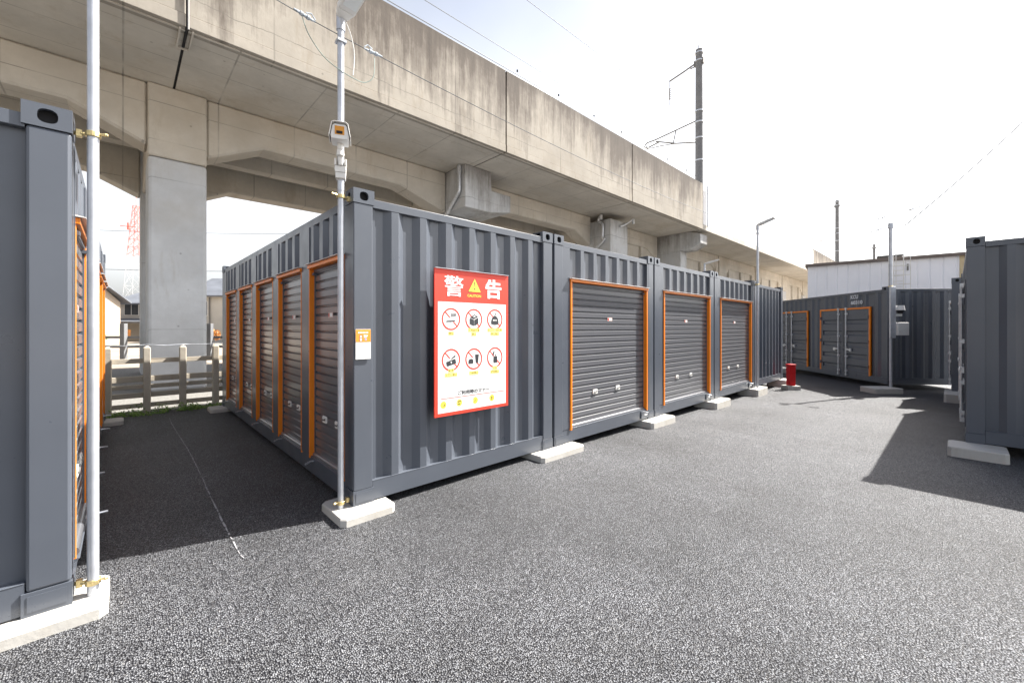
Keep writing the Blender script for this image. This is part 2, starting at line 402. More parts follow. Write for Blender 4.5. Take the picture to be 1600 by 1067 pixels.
Z0, Z1 = .165, H - .135      # wall sheet between bottom and top rail
DZ0, DZ1 = .15, 2.035         # door opening
def roller_door(root, f, u0, u1, handles, lever_u, sticker=True, latch=None, shallow=0, fw=.016):
    "rolling shutter with its frame in an opening u0..u1"
    fr = MB()
    pj = .002 if fw < .02 else .008
    fr.fbox(f, u0, u0 + fw, DZ0, DZ1 - .001, -.085, pj)
    fr.fbox(f, u1 - fw, u1, DZ0, DZ1 - .001, -.085, pj)
    fr.fbox(f, u0 - .004, u1 + .004, DZ1, DZ1 + .034, -.085, .018)
    fo = fr.build('door_frame', M['orange'], root, bevel=.002, seg=1)
    h = MB(); h.hexa([f(u0 - .012, DZ1 + .036, .042), f(u1 + .012, DZ1 + .036, .042), f(u1 + .012, DZ1 + .040, -.01), f(u0 - .012, DZ1 + .040, -.01),
                      f(u0 - .012, DZ1 + .041, .042), f(u1 + .012, DZ1 + .041, .042), f(u1 + .012, DZ1 + .052, -.01), f(u0 - .012, DZ1 + .052, -.01)])
    h.build('drip_edge', M['hood'], fo)
    a, b = u0 + fw + .0005, u1 - fw - .0005
    f0 = f
    if shallow: f = Face(f.P + f.N * shallow, f.U, f.N)
    pts = []; z = DZ0 + .05; P = .0815
    while z < DZ1 - .01:
        pts += [(z, -.050), (z + .003, -.043), (z + .058, -.043), (z + .0655, -.054), (z + .0700, -.060), (z + .0770, -.060)]
        z += P
    pts = [(zz, nn) for zz, nn in pts if zz < DZ1 + .03]
    s = MB(); s.hribbon(pts, a, b, f)
    d = s.build('roller_door', M['slat'], root)
    # guide rails and box above
    gd = MB(); gd.fbox(f, a, a + .012, DZ0 + .002, DZ1 - .06, -.075, -.034); gd.fbox(f, b - .012, b, DZ0 + .002, DZ1 - .06, -.075, -.034)
    gd.fbox(f, a, b, DZ1 - .030, DZ1 - .003, -.084, -.030)
    for e, sg in ((a, 1), (b, -1)):   # small cut-outs / guide tips
        gd.fbox(f, min(e + sg * .001, e + sg * .05), max(e + sg * .001, e + sg * .05), DZ1 - .062, DZ1 - .037, -.080, -.012)
    gd.build('guide_rail', M['paint'], d, bevel=.002, seg=1)
    bb = MB(); bb.cyl(f(a + .014, DZ0 + .030, -.040), f(b - .014, DZ0 + .030, -.040), .026, k=16)
    bb.build('bottom_bar', M['slat'], d, smooth=True)
    sl = MB(); sl.hexa([f(a, DZ0 - .03, -.012 - max(shallow, 0)), f(b, DZ0 - .03, -.012 - max(shallow, 0)), f(b, DZ0 - .03, -.084), f(a, DZ0 - .03, -.084),
                        f(a, DZ0 - .006, -.012), f(b, DZ0 - .006, -.012), f(b, DZ0 + .002, -.084), f(a, DZ0 + .002, -.084)])
    sl.build('sill', M['paint'], root)
    for hu in handles:
        hm = MB(); zc = .572
        hm.prism([(hu - .055, zc - .022), (hu - .045, zc - .032), (hu + .045, zc - .032), (hu + .055, zc - .022), (hu + .055, zc + .022), (hu + .045, zc + .032), (hu - .045, zc + .032), (hu - .055, zc + .022)], f, -.044, -.034)
        hm.prism([(hu - .03, zc - .012), (hu + .02, zc - .010), (hu + .035, zc + .008), (hu + .028, zc + .016), (hu + .01, zc + .002), (hu - .03, zc + .002)], f, -.0335, -.025, 1)
        hm.build('handle', [M['offwhite'], M['steel']], d, bevel=.0015, seg=1)
    if sticker:
        c = (u0 + u1) / 2
        st = MB(); st.fbox(f, c - .06, c + .06, 1.545, 1.593, -.0435, -.0415); st.fbox(f, c - .02, c + .045, 1.552, 1.586, -.0413, -.0405, 1)
        st.fbox(f, c - .052, c - .028, 1.552, 1.586, -.0413, -.0405, 2)
        st.build('sticker', [mat('sticker_pink', (.62, .45, .40), .5), M['signwhite'], M['redbox']], d)
    lv = MB(); lv.tube([f(lever_u, DZ0 - .018, -.03), f(lever_u, DZ0 - .012, .03), f(lever_u + .03, DZ0 - .02, .085)], .009, 8)
    lv.build('lever', M['galv'], d, smooth=True)
    if latch:
        lt = MB(); lt.fbox(f0, latch[0], latch[1], .035, DZ0 - .004, -.012, .004)
        lt.fbox(f0, latch[0] + .09, latch[0] + .17, .075, .095, .0045, .008, 1)
        lt.build('latch_plate', [M['paint'], M['signwhite']], root, bevel=.002, seg=1)

def double_door(root, f, u0, u1, fm='orange'):
    fr = MB()
    fr.fbox(f, u0, u0 + .05, DZ0, DZ1 + .05, -.03, .006); fr.fbox(f, u1 - .05, u1, DZ0, DZ1 + .05, -.03, .006)
    fr.fbox(f, u0 + .05, u1 - .05, DZ1, DZ1 + .05, -.03, .006)
    fr.build('door_frame', M[fm], root, bevel=.002, seg=1)
    mid = (u0 + u1) / 2
    for a, b, sg in ((u0 + .055, mid - .012, -1), (mid + .012, u1 - .055, 1)):
        d = MB()
        # edge members and ribbed skin
        d.fbox(f, a, a + .07, DZ0 + .005, DZ1 - .005, -.05, -.006); d.fbox(f, b - .07, b, DZ0 + .005, DZ1 - .005, -.05, -.006)
        z = DZ0 + .02; pts = [(DZ0 + .006, -.012), (DZ0 + .1, -.012)]; z = DZ0 + .1
        nb = 5; per = (DZ1 - DZ0 - .2) / nb
        for k in range(nb):
            pts += [(z + .03, -.044), (z + .12, -.044), (z + .15, -.012), (z + per, -.012)]; z += per
        pts.append((DZ1 - .006, -.012))
        d.hribbon(pts, a + .07, b - .07, f)
        do = d.build('door', M['paint'], root, bevel=.002, seg=1)
        gk = MB(); gk.fbox(f, (mid - .010 if sg < 0 else mid + .002), (mid - .002 if sg < 0 else mid + .010), DZ0 + .01, DZ1 - .01, -.045, -.004)
        gk.build('gasket', M['rubber'], do)
        ru = mid + sg * .165
        rod = MB(); rod.cyl(f(ru, DZ0 - .04, .030), f(ru, DZ1 + .03, .030), .014, k=12)
        for zz in (DZ0 + .06, DZ0 + .5, 1.25, DZ1 - .12):
            rod.fbox(f, ru - .035, ru + .035, zz - .03, zz + .03, -.004, .022); rod.fbox(f, ru - .02, ru + .02, zz - .018, zz + .018, .022, .050)
        for zz in (DZ0 - .045, DZ1 + .035):
            rod.fbox(f, ru - .03, ru + .03, zz - .03, zz + .03, -.002, .045)
        rod.build('lock_rod', M['galv'], do, smooth=False, bevel=.002, seg=1)
        hd = MB(); zz = .86
        hd.hexa([f(ru, zz - .015, .05), f(ru + sg * .20, zz - .035, .055), f(ru + sg * .20, zz - .035, .043), f(ru, zz - .015, .038),
                 f(ru, zz + .02, .05), f(ru + sg * .20, zz + .0, .055), f(ru + sg * .20, zz + .0, .043), f(ru, zz + .02, .038)])
        hd.fbox(f, ru + sg * .17 - .04, ru + sg * .17 + .04, zz - .06, zz + .03, .0, .036)
        hd.build('door_handle', M['galv'], do, bevel=.003, seg=1)
        for zz in (.4, 1.1, 1.8):
            hg = MB(); e = (u0 + .052) if sg < 0 else (u1 - .052)
            hg.cyl(f(e, zz - .05, .014), f(e, zz + .05, .014), .014, k=10); hg.build('hinge', M['paint'], do, smooth=True)

def container(label, loc, rz, LX, LY, faces, bev=.006):
    root = thing('storage_container', label, 'container', loc, rz, 'dark grey storage containers')
    F = faces_of(LX, LY)
    PW = .160
    for x0 in (0.004, LX - PW - .004):
        for y0 in (0.004, LY - PW - .004):
            fr = MB(); fr.box(x0, x0 + PW, y0, y0 + PW, .119, H - .119); fr.build('corner_post', M['paint'], root, bevel=bev)
    for k, (f, W) in F.items():
        a, b = PW + .006, W - PW - .006; rl = MB()
        rl.fbox(f, a, b, H - .135, H - .064, -.085, -.012)
        rl.build('top_rail', M['paint'], root, bevel=.003); rl = MB()
        rl.fbox(f, a, b, .008, Z0, -.075, -.010)
        rl.fbox(f, a, b, Z0 + .001, Z0 + .006, -.070, -.008)
        rl.build('bottom_rail', M['paint'], root, bevel=.003)
    rf = MB(); rf.box(.07, LX - .07, .07, LY - .07, H - .10, H - .075); rf.build('roof', M['paint'], root)
    fl = MB(); fl.box(.077, LX - .077, .077, LY - .077, .05, .12); fl.build('floor', M['steel'], root)
    for top in (0, 1):
        for ix in (0, 1):
            for iy in (0, 1):
                z0 = H - .118 if top else 0; z1 = z0 + .118
                x0 = LX - .178 if ix else 0; x1 = x0 + .178; y0 = LY - .165 if iy else 0; y1 = y0 + .165
                c = MB()
                ex = (.026, 0) if not ix else (0, .026); ey = (.026, 0) if not iy else (0, .026)
                fx = Face((x1, y0, z0), (0, 1, 0), (1, 0, 0)) if ix else Face((x0, y1, z0), (0, -1, 0), (-1, 0, 0))
                fy = Face((x1, y1, z0), (-1, 0, 0), (0, 1, 0)) if iy else Face((x0, y0, z0), (1, 0, 0), (0, -1, 0))
                # shells with hand holes round a core coloured dark for the shade inside
                c.box(x0 + ex[0] * 1.6, x1 - ex[1] * 1.6, y0 + ey[0] * 1.6, y1 - ey[1] * 1.6, z0 + .002, z1 - .014, 1)
                if top: c.holeplate(fy, 0, .178, 0, .118, .090, .060, .037, .036, .026)
                else: c.fbox(fy, 0, .178, 0, .118, -.026, 0); c.fbox(fy, .02, .158, .02, .10, .0005, .003)
                xu0, xu1 = (.0266, .165) if (ix ^ iy) else (0, .165 - .0266)
                hx = .092 if (ix ^ iy) else .073
                if top: c.holeplate(fx, xu0, xu1, 0, .118, hx, .060, .030, .034, .026)
                else: c.fbox(fx, xu0, xu1, 0, .118, -.026, 0); c.fbox(fx, xu0 + .02, xu1 - .02, .02, .10, .0005, .003)
                c.box(x0 + .001, x1 - .001, y0 + .001, y1 - .001, z1 - .012, z1 - .0005)
                # inner returns where the casting meets the rails
                if ix: c.box(x0, x0 + .012, y0 + .027 * (1 - iy), y1 - .027 * iy, z0, z1 - .0125)
                else: c.box(x1 - .012, x1, y0 + .027 * (1 - iy), y1 - .027 * iy, z0, z1 - .0125)
                if iy: c.box(x0 + .027 * (1 - ix) + .012 * ix, x1 - .027 * ix - .012 * (1 - ix), y0, y0 + .012, z0, z1 - .0125)
                else: c.box(x0 + .027 * (1 - ix) + .012 * ix, x1 - .027 * ix - .012 * (1 - ix), y1 - .012, y1, z0, z1 - .0125)
                c.build('corner_casting', [M['paint'], M['hole']], root)
    for k, (f, W) in F.items():
        kind = faces.get(k, 'plain')
        a, b = PW + .005, W - PW - .005
        wl = MB()
        if kind == 'plain':
            wl.fbox(f, a - .0005, a + .035, Z0 + .007, Z1, -.0475, -.040)
            corr(wl, f, a, b, Z0 + .006, Z1 - .0005)
        elif kind == 'roller_end':
            o0, o1 = .305, 2.237
            wl.fbox(f, a - .002, o0 - .001, Z0 + .007, Z1 - .001, -.06, -.006)
            wl.fbox(f, o1 + .001, b + .002, Z0 + .007, Z1 - .001, -.06, -.006)
            corr(wl, f, o0, o1, DZ1 + .035, Z1 - .0005, nout=-.010)
            roller_door(root, f, o0, o1, (.91, 1.47), o1 - .14, latch=(o1 - .19, o1 + .02), fw=.034, shallow=-.014)
        elif kind in ('rollers', 'rollers_rev'):
            # five openings counted from the front end
            spans = []
            for i in range(5):
                t0 = .205 + 1.132 * i; t1 = t0 + .89
                spans.append((W - t1, W - t0) if kind == 'rollers' else (t0, t1))
            spans.sort(); prev = a
            for i, (s0, s1) in enumerate(spans):
                wl.fbox(f, prev - .002, s0 - .001, Z0 + .007, Z1 - .001, -.05, -.001)
                corr(wl, f, s0, s1, DZ1 + .035, Z1 - .0005, nout=-.010, recess=3)
                roller_door(root, f, s0, s1, (s0 + .30, s1 - .27), s0 + .10 if kind == 'rollers' else s1 - .12, shallow=-.010 if kind == 'rollers' else (.028 if i == 0 else -.012))
                prev = s1 + .003
            wl.fbox(f, prev - .002, b + .002, Z0 + .007, Z1 - .001, -.05, -.006)
        elif kind in ('doors', 'doors_grey'):
            ds = [(W - 5.50, W - 3.37), (W - 2.72, W - .59)] if W > 5.8 else [(.28, 2.41), (2.90, 5.03)] if W > 4 else [(.20, W - .20)]; prev = a
            for s0, s1 in ds:
                corr(wl, f, prev, s0 - .002, Z0 + .006, Z1 - .0005)
                corr(wl, f, s0 - .002, s1 + .002, DZ1 + .051, Z1 - .0005)
                double_door(root, f, s0, s1, 'paint' if kind == 'doors_grey' else 'orange'); prev = s1 + .002
            corr(wl, f, prev, b, Z0 + .006, Z1 - .0005)
        wl.build('wall_panel', M['paint'], root)
    return root

BASE = .07
PITCH = 2.470
XA, YA = 1.366, 3.33
cA = container('large grey container carrying the red warning sign, five narrow roller doors along its left side', (XA, YA, BASE), 0, 2.438, 6.058, {'-x': 'rollers'})
cL = container('dark grey container cropped by the left edge of the photo, beside the thick galvanised pole', (-.19 - 2.438, 3.18, BASE), 0, 2.438, 6.058, {'+x': 'rollers_rev'}, bev=.014)
cB = container('dark grey container with the largest end roller door, beside the warning sign container', (XA + PITCH, YA, BASE), 0, 2.438, 6.058, {'-y': 'roller_end'})
cC = copy_tree(cB); cC.location.x = XA + 2 * PITCH
cC['label'] = 'dark grey container in the middle of the three with one orange-framed end roller door'
cD = copy_tree(cB); cD.location.x = XA + 3 * PITCH
cD['label'] = 'dark grey container with the farthest end roller door, left of a slim lamp pole'
cE = container('container with a plain ribbed end behind the slim lamp pole, near the red box', (XA + 4 * PITCH, YA, BASE), 0, 2.438, 6.058, {})
cG = container('dark grey container with white lettering and orange-edged doors, before the white warehouse', (14.74 + .669 * 2.0, 1.207 - .743 * 2.0, .02), R(42.0), 6.058, 2.0, {'+y': 'doors'})
cF = container('large container at the right edge, its shaded corrugated end facing us', (7.82, -.10 - 2.438, BASE), 0, 5.30, 2.438, {'+y': 'doors_grey'})
cH = container('dark grey container behind the one at the right edge, only a strip showing', (13.91, .045 - 2.438, BASE), 0, 1.50, 2.438, {'+y': 'doors_grey'})

# white lettering on the container with double doors
f, W = faces_of(6.058, 2.0)['+y']
for body, zc, wd, uc in (('KCU', 2.40, .30, W - 1.20), ('60310', 2.235, .46, W - 1.11)):
    text_mesh(body, .12, .006, f=f, cu=uc, cz=zc, n=-.008, width=wd, height=.115).build('lettering', M['fineprint'], cG)

# ---------------------------------------------------------------- concrete blocks
def block(label, cx, cy, sx, sy, h=BASE, rz=0):
    b = MB(); c = .035
    pts = [(-sx / 2 + c, -sy / 2), (sx / 2 - c, -sy / 2), (sx / 2, -sy / 2 + c), (sx / 2, sy / 2 - c), (sx / 2 - c, sy / 2), (-sx / 2 + c, sy / 2), (-sx / 2, sy / 2 - c), (-sx / 2, -sy / 2 + c)]
    k = len(pts); hh = h - .0015
    vs = [(x, y, -.15) for x, y in pts] + [(x * .995, y * .99, hh - .012) for x, y in pts] + [(x * .97, y * .95, hh) for x, y in pts]
    fs = [tuple(range(2 * k, 3 * k))] + [(i, (i + 1) % k, k + (i + 1) % k, k + i) for i in range(2 * k) if (i + 1) % k or True]
    fs = [tuple(range(2 * k, 3 * k))]
    for lv in (0, k):
        fs += [(lv + i, lv + (i + 1) % k, lv + k + (i + 1) % k, lv + k + i) for i in range(k)]
    b.add(vs, fs)
    o = b.build('concrete_block', M['block']); o.location = (cx, cy, 0); o.rotation_euler = (0, 0, rz)
    return tag(o, label, 'concrete block', 'concrete blocks under the containers')
block('pale concrete block at the foot of the slim pole under the warning sign container', 1.43, 3.385, .45, .47)
jb = ['pale concrete block where the warning sign container meets the first roller door container',
      'pale concrete block between the first and second roller door containers', 'pale concrete block between the second and third roller door containers',
      'pale concrete block under the slim lamp pole before the plain ribbed end']
for i, lb in enumerate(jb): block(lb, XA + PITCH * (i + 1) - .02, 3.37, .78, .46)
block('concrete block under the far right corner beside the red box', XA + 4 * PITCH + 2.36, 3.40, .55, .5)
block('large pale concrete slab under the thick pole at the left edge', -.55, 3.25, 1.0, .40)
block('shaded grey concrete block at the far end of the left container', -.22, 9.08, .48, .38)
block('grey concrete block at the far left corner of the warning sign container', 1.38, 9.2, .48, .42)
block('pale blue-grey concrete block under the nearest corner of the right-hand container', 7.62, -.19, .46, .50, BASE)
block('grey concrete block where the two right-hand containers meet', 13.75, -.05, 1.1, .42)
gx, gy = cw(9.38, 10.55); block('concrete block under the pole with the grey box', gx, gy, .72, .5, .01, R(-43))
gx, gy = cw(9.75, 15.2); block('small shaded concrete block under the lettered container', gx, gy, .6, .4, .01, R(-43))

# ================================================================= POLES IN THE YARD
def clamp(parent, x, y, z, r, dx, dy):
    c = MB()
    c.cyl((x, y, z - .014), (x, y, z + .014), r + .008, k=18)
    c.cyl((x, y, z), (x + dx, y + dy, z), .011, k=10)
    c.box(x + dx * .72 - .013, x + dx * .72 + .013, y + dy * .72 - .013, y + dy * .72 + .013, z - .02, z + .02)
    c.cyl((x - dx * .8, y - dy * .8, z + .006), (x, y, z + .006), .007, k=8)
    c.cyl((x - dx * .72, y - dy * .72, z + .006), (x - dx * .60, y - dy * .60, z + .006), .010, k=6)
    c.box(x - .024, x + .024, y - .01, y + .01, z - .016, z + .016)
    return c.build('clamp', M['brass'], parent, bevel=.002, seg=1)

def light_head(parent, base, d, length=.62, wid=.14):
    "flat LED street light rising from base along horizontal direction d"
    d = Vector((d[0], d[1], .27)).normalized(); s = Vector((-d.y, d.x, 0)).normalized(); up = s.cross(d)
    if up.z < 0: up = -up
    b = Vector(base)
    def P(a, w_, h): return tuple(b + d * a + s * w_ + up * h)
    m = MB(); hw = wid / 2
    m.hexa([P(.02, -hw * .6, 0), P(.02, hw * .6, 0), P(.10, hw, 0), P(.10, -hw, 0), P(.02, -hw * .6, .05), P(.02, hw * .6, .05), P(.10, hw, .045), P(.10, -hw, .045)])
    m.hexa([P(.10, -hw, 0), P(.10, hw, 0), P(length, hw * .9, 0), P(length, -hw * .9, 0), P(.10, -hw, .045), P(.10, hw, .045), P(length, hw * .85, .03), P(length, -hw * .85, .03)])
    o = m.build('light_head', M['offwhite'], parent, bevel=.006)
    l = MB(); l.hexa([P(.14, -hw * .75, -.004), P(.14, hw * .75, -.004), P(length - .04, hw * .7, -.004), P(length - .04, -hw * .7, -.004),
                      P(.14, -hw * .75, .002), P(.14, hw * .75, .002), P(length - .04, hw * .7, .002), P(length - .04, -hw * .7, .002)])
    l.build('lens', M['led'], o)
    return o

# P1 thick pole on the left
p1 = thing('steel_pole', 'thick galvanised pole clamped to the left container, rising out of the photo', 'pole', (-.115, 3.215, BASE), 0, 'galvanised poles')
m = MB(); m.cyl((0, 0, 0), (0, 0, 4.6), .0243, k=24); m.build('shaft', M['polep'], p1, smooth=True)
clamp(p1, 0, 0, 2.50, .0243, -.075, .035); clamp(p1, 0, 0, .07, .0243, -.075, .035)
# P2
def yard_pole(label, x, y, z0, top, head_dir, r=.0235, upper=.0255, hl=.62):
    p = thing('lamp_pole', label, 'lamp pole', (x, y, z0), 0, 'slim lamp poles')
    m = MB(); m.cyl((0, 0, 0), (0, 0, 2.55), r, k=20); m.cyl((0, 0, 2.551), (0, 0, top), upper, k=20); m.cyl((0, 0, top - .02), (0, 0, top + .1), upper + .008, k=20)
    m.box(-.035, .035, -.035, .035, top - .12, top - .10)
    m.build('shaft', M['polep'], p, smooth=True)
    if head_dir: light_head(p, (0, 0, top + .06), head_dir, hl)
    return p
p2 = yard_pole('slim galvanised lamp pole at the corner of the warning sign container, with amber camera', 1.285, 3.385, BASE, 3.86, (.10, -1))
clamp(p2, 0, 0, 2.505, .026, .10, .03); clamp(p2, 0, 0, .045, .026, .08, .02)
p3 = yard_pole('slim galvanised lamp pole in front of the gap before the plain ribbed container', 11.26, 3.27, BASE, 3.85, (-.25, -1), hl=.42)
clamp(p3, 0, 0, 2.50, .026, .03, .06)
p5 = yard_pole('distant lamp pole peeping over the row of containers', 15.4, 6.2, 0, 3.75, (.3, -1), hl=.5)

# camera housing on P2
ch = thing('security_camera', 'white camera housing with amber window on the slim pole', 'camera', (1.285, 3.385, 2.965), R(-23)); ch.scale = (.75, .75, .75)
# local -y looks towards the yard
m = MB()
m.prism([(-.078, .0), (.078, .0), (.088, .03), (.068, .135), (.05, .15), (-.05, .15), (-.068, .135), (-.088, .03)], Face((0, -.04, .0), (1, 0, 0), (0, -1, 0)), 0, .20)
m.prism([(-.100, .02), (-.092, .05), (-.074, .150), (-.05, .163), (.05, .163), (.074, .150), (.092, .05), (.100, .02), (.106, .02), (.098, .052), (.080, .155), (.054, .170), (-.054, .170), (-.080, .155), (-.098, .052), (-.106, .02)], Face((0, -.03, .0), (1, 0, 0), (0, -1, 0)), 0, .235)
hb = m.build('housing', M['offwhite'], ch, bevel=.003)
ff = Face((0, -.04, 0), (1, 0, 0), (0, -1, 0))
m = MB(); m.fbox(ff, -.047, .043, .042, .128, .2005, .204); m.fbox(ff, -.032, .026, .050, .078, .2042, .207, 1); m.build('window', [M['amber'], M['hole']], ch)
m = MB(); m.cyl((0, -.11, -.06), (0, -.11, .0), .030, k=16); m.cyl((0, -.10, -.12), (0, -.10, -.062), .040, .034, k=16); m.cyl((0, -.08, -.2), (0, -.08, -.12), .022, k=14)
m.build('joint', M['offwhite'], ch, smooth=True)
m = MB(); m.box(-.055, .055, -.075, .045, -.28, -.215); m.box(-.050, .050, -.068, .04, -.34, -.281); m.cyl((-.06, -.05, -.245), (.06, -.05, -.245), .012, k=10)
m.box(-.06, -.04, -.08, .0, -.21, -.14); m.box(.04, .06, -.08, .0, -.21, -.14); m.box(-.02, .02, -.10, -.02, -.214, -.12)
m.build('bracket', M['offwhite'], ch, bevel=.004)

# aerial cable between the poles
def sag(a, b, s, n=24):
    a, b = Vector(a), Vector(b)
    return [a.lerp(b, i / n) - Vector((0, 0, 4 * s * (i / n) * (1 - i / n))) for i in range(n + 1)]
A2, A3, A1 = (1.285, 3.40, 3.88), (11.26, 3.28, 3.90), (-.115, 3.215, 3.95)
m = MB(); m.tube(sag(A2, A3, .16), .0034, 6); tag(m.build('aerial_cable', M['wire']), 'aerial cable from the amber camera pole along the containers to the next lamp pole', 'cable', 'aerial cables')
m = MB(); m.tube(sag(A1, A2, .03, 12), .0034, 6); tag(m.build('aerial_cable', M['wire']), 'short aerial cable between the thick left pole and the amber camera pole', 'cable', 'aerial cables')
for (a, b, lb) in ((A2, A3, 'cable grip with twisted wires right of the lamp head'), (A2, A1, 'cable grip left of the lamp head at the top edge')):
    a, b = Vector(a), Vector(b); d = (b - a).normalized()
    m = MB()
    for k, (o, r) in enumerate(((.22, .010), (.245, .017), (.27, .012), (.295, .016), (.32, .010))):
        p = a + d * o - Vector((0, 0, .015)); m.cyl(p, p + d * .02, r, k=10)
    p = a + d * .2 - Vector((0, 0, .014)); m.cyl(p, p + d * .16, .007, k=8)
    m.tube([a + d * .2, a + d * .23 + Vector((0, 0, .03)), a + d * .27 + Vector((0, 0, .012))], .005, 6)
    tag(m.build('cable_grip', M['porc'], smooth=True), lb, 'cable grip', 'cable grips at the lamp pole')
m = MB(); v2 = Vector(A2); dl = (Vector(A1) - v2).normalized(); dr = (Vector(A3) - v2).normalized()
pts = [v2 + dl * .30 + Vector((0, 0, -.03)), v2 + dl * .25 + Vector((0, 0, -.14)), v2 + dl * .14 + Vector((0, 0, -.24)), v2 + dl * .03 + Vector((0, -.035, -.30)), v2 + dr * .08 + Vector((0, -.035, -.32)), v2 + dr * .20 + Vector((0, 0, -.30)), v2 + dr * .28 + Vector((0, 0, -.22)), v2 + dr * .29 + Vector((0, 0, -.05))]
def smoothpts(p, n=5):
    p = [Vector(q) for q in p]; out = []
    for i in range(len(p) - 1):
        p0, p1, p2, p3 = p[max(i - 1, 0)], p[i], p[i + 1], p[min(i + 2, len(p) - 1)]
        for k in range(n):
            t = k / n; out.append(.5 * ((2 * p1) + (p2 - p0) * t + (2 * p0 - 5 * p1 + 4 * p2 - p3) * t * t + (3 * p1 - p0 - 3 * p2 + p3) * t ** 3))
    return out + [p[-1]]
m.tube(smoothpts(pts), .0034, 6); tag(m.build('drooping_cable', M['cable'], smooth=True), 'green cable loop drooping under the lamp head of the near pole', 'cable')
m = MB(); m.tube(smoothpts([v2 + Vector((.03, -.03, .12)), v2 + Vector((.07, -.04, .02)), v2 + Vector((.10, -.04, -.12)), v2 + Vector((.09, -.04, -.30))]), .004, 6)
tag(m.build('lamp_cable', M['offwhite'], smooth=True), 'thin white cable hanging from the near lamp head', 'cable')

# P4 with boxes
gx, gy = cw(9.62, 10.55)
p4 = thing('utility_pole', 'pole with grey box and dome camera at the corner of the lettered container', 'pole', (gx, gy, .01), R(-43))
m = MB(); m.cyl((0, 0, 0), (0, 0, 2.55), .03, k=18); m.cyl((0, 0, 2.551), (0, 0, 4.03), .038, k=18); m.cyl((0, 0, 4.03), (0, 0, 4.16), .06, .05, k=14)
m.build('shaft', M['polep'], p4, smooth=True)
m = MB(); m.box(-.075, .06, -.085, -.036, 1.25, 2.55); m.build('conduit_box', M['polep'], p4, bevel=.006)
m = MB(); m.box(.065, .34, -.14, -.04, 1.32, 1.64); m.cyl((.10, -.143, 1.45), (.10, -.163, 1.45), .018, k=10); m.build('control_box', M['offwhite'], p4, bevel=.008)
m = MB(); m.cyl((.15, -.10, 1.95), (.15, -.10, 2.07), .095, .075, k=20); m.cyl((.15, -.10, 1.87), (.15, -.10, 1.949), .05, .08, k=20, mi=1); m.box(.06, .20, -.10, -.04, 1.80, 1.86)
m.build('dome_camera', [M['offwhite'], M['hole']], p4, smooth=True)
for dx, dz, dy in ((-.55, -.18, -.2), (-.12, .22, .1), (.30, .34, -.3)):
    m = MB(); m.tube([(0, 0, 4.10), (dx * .6, dy * .6, 4.10 + dz * .8), (dx, dy, 4.10 + dz)], .009, 6)
    m.build('lamp_arm', M['white'], p4)
    m = MB(); m.hexa([(dx - .10, dy - .04, 4.07 + dz), (dx + .12, dy - .04, 4.13 + dz), (dx + .12, dy + .04, 4.13 + dz), (dx - .10, dy + .04, 4.07 + dz),
                      (dx - .10, dy - .04, 4.10 + dz), (dx + .12, dy - .04, 4.17 + dz), (dx + .12, dy + .04, 4.17 + dz), (dx - .10, dy + .04, 4.10 + dz)])
    m.build('light_head', M['galv'], p4, bevel=.004)
clamp(p4, 0, 0, 2.56, .038, .05, .09)

# ================================================================= WARNING SIGN
sg = thing('warning_sign', 'large red and white warning sign with prohibition symbols on the corrugated container end', 'sign', (2.094, 3.272, .69))
FS = Face((0, 0, 0), (1, 0, 0), (0, -1, 0))
m = MB(); m.fbox(FS, 0, .920, 0, 1.382, -.012, .002); m.build('red_board', M['red'], sg, bevel=.001, seg=1)
m = MB(); m.fbox(FS, .036, .884, .032, 1.074, .0021, .0032); m.build('white_panel', M['signwhite'], sg)
m = MB(); m.fbox(FS, .0, .92, 1.383, 1.387, -.012, .017); m.build('top_edge', M['galv'], sg)  # lip shaped to stand proud and cast a shade band on the board
def bold(ch, cu, cz, wd, ht, dx, dz, mt='signwhite'):
    mb = MB(); n = .0034
    for i, (ox, oz) in enumerate(((-1, -1), (-1, 1), (1, -1), (1, 1), (0, 0), (0, 1), (0, -1), (1, 0), (-1, 0))):
        t = text_mesh(ch, .2, 0, f=FS, cu=cu + ox * dx, cz=cz + oz * dz, n=n, width=wd - 2 * dx, height=ht - 2 * dz); mb.add(t.v, t.f); n += .00012
    mb.build('lettering', M[mt], sg)
bold('警', .216, 1.227, .222, .196, .0042, .0014); bold('告', .713, 1.226, .220, .198, .0085, .0055)
m = MB(); m.poly([(.382, 1.182), (.549, 1.182), (.466, 1.322)], FS, .0034, 0); m.poly([(.388, 1.1855), (.543, 1.1855), (.466, 1.315)], FS, .0040, 1)
m.poly([(.4600, 1.285), (.4720, 1.285), (.4690, 1.235), (.4630, 1.235)], FS, .0046, 0); disc(m, .466, 1.214, .0085, FS, .0046, 12, 0)
m.build('warning_triangle', [M['ink'], M['yellow']], sg)
text_mesh('CAUTION', .05, .0016, f=FS, cu=.461, cz=1.146, n=.0034, width=.172, height=.026).build('lettering', M['yellow'], sg)
CX = (.183, .456, .731)
icons = {}
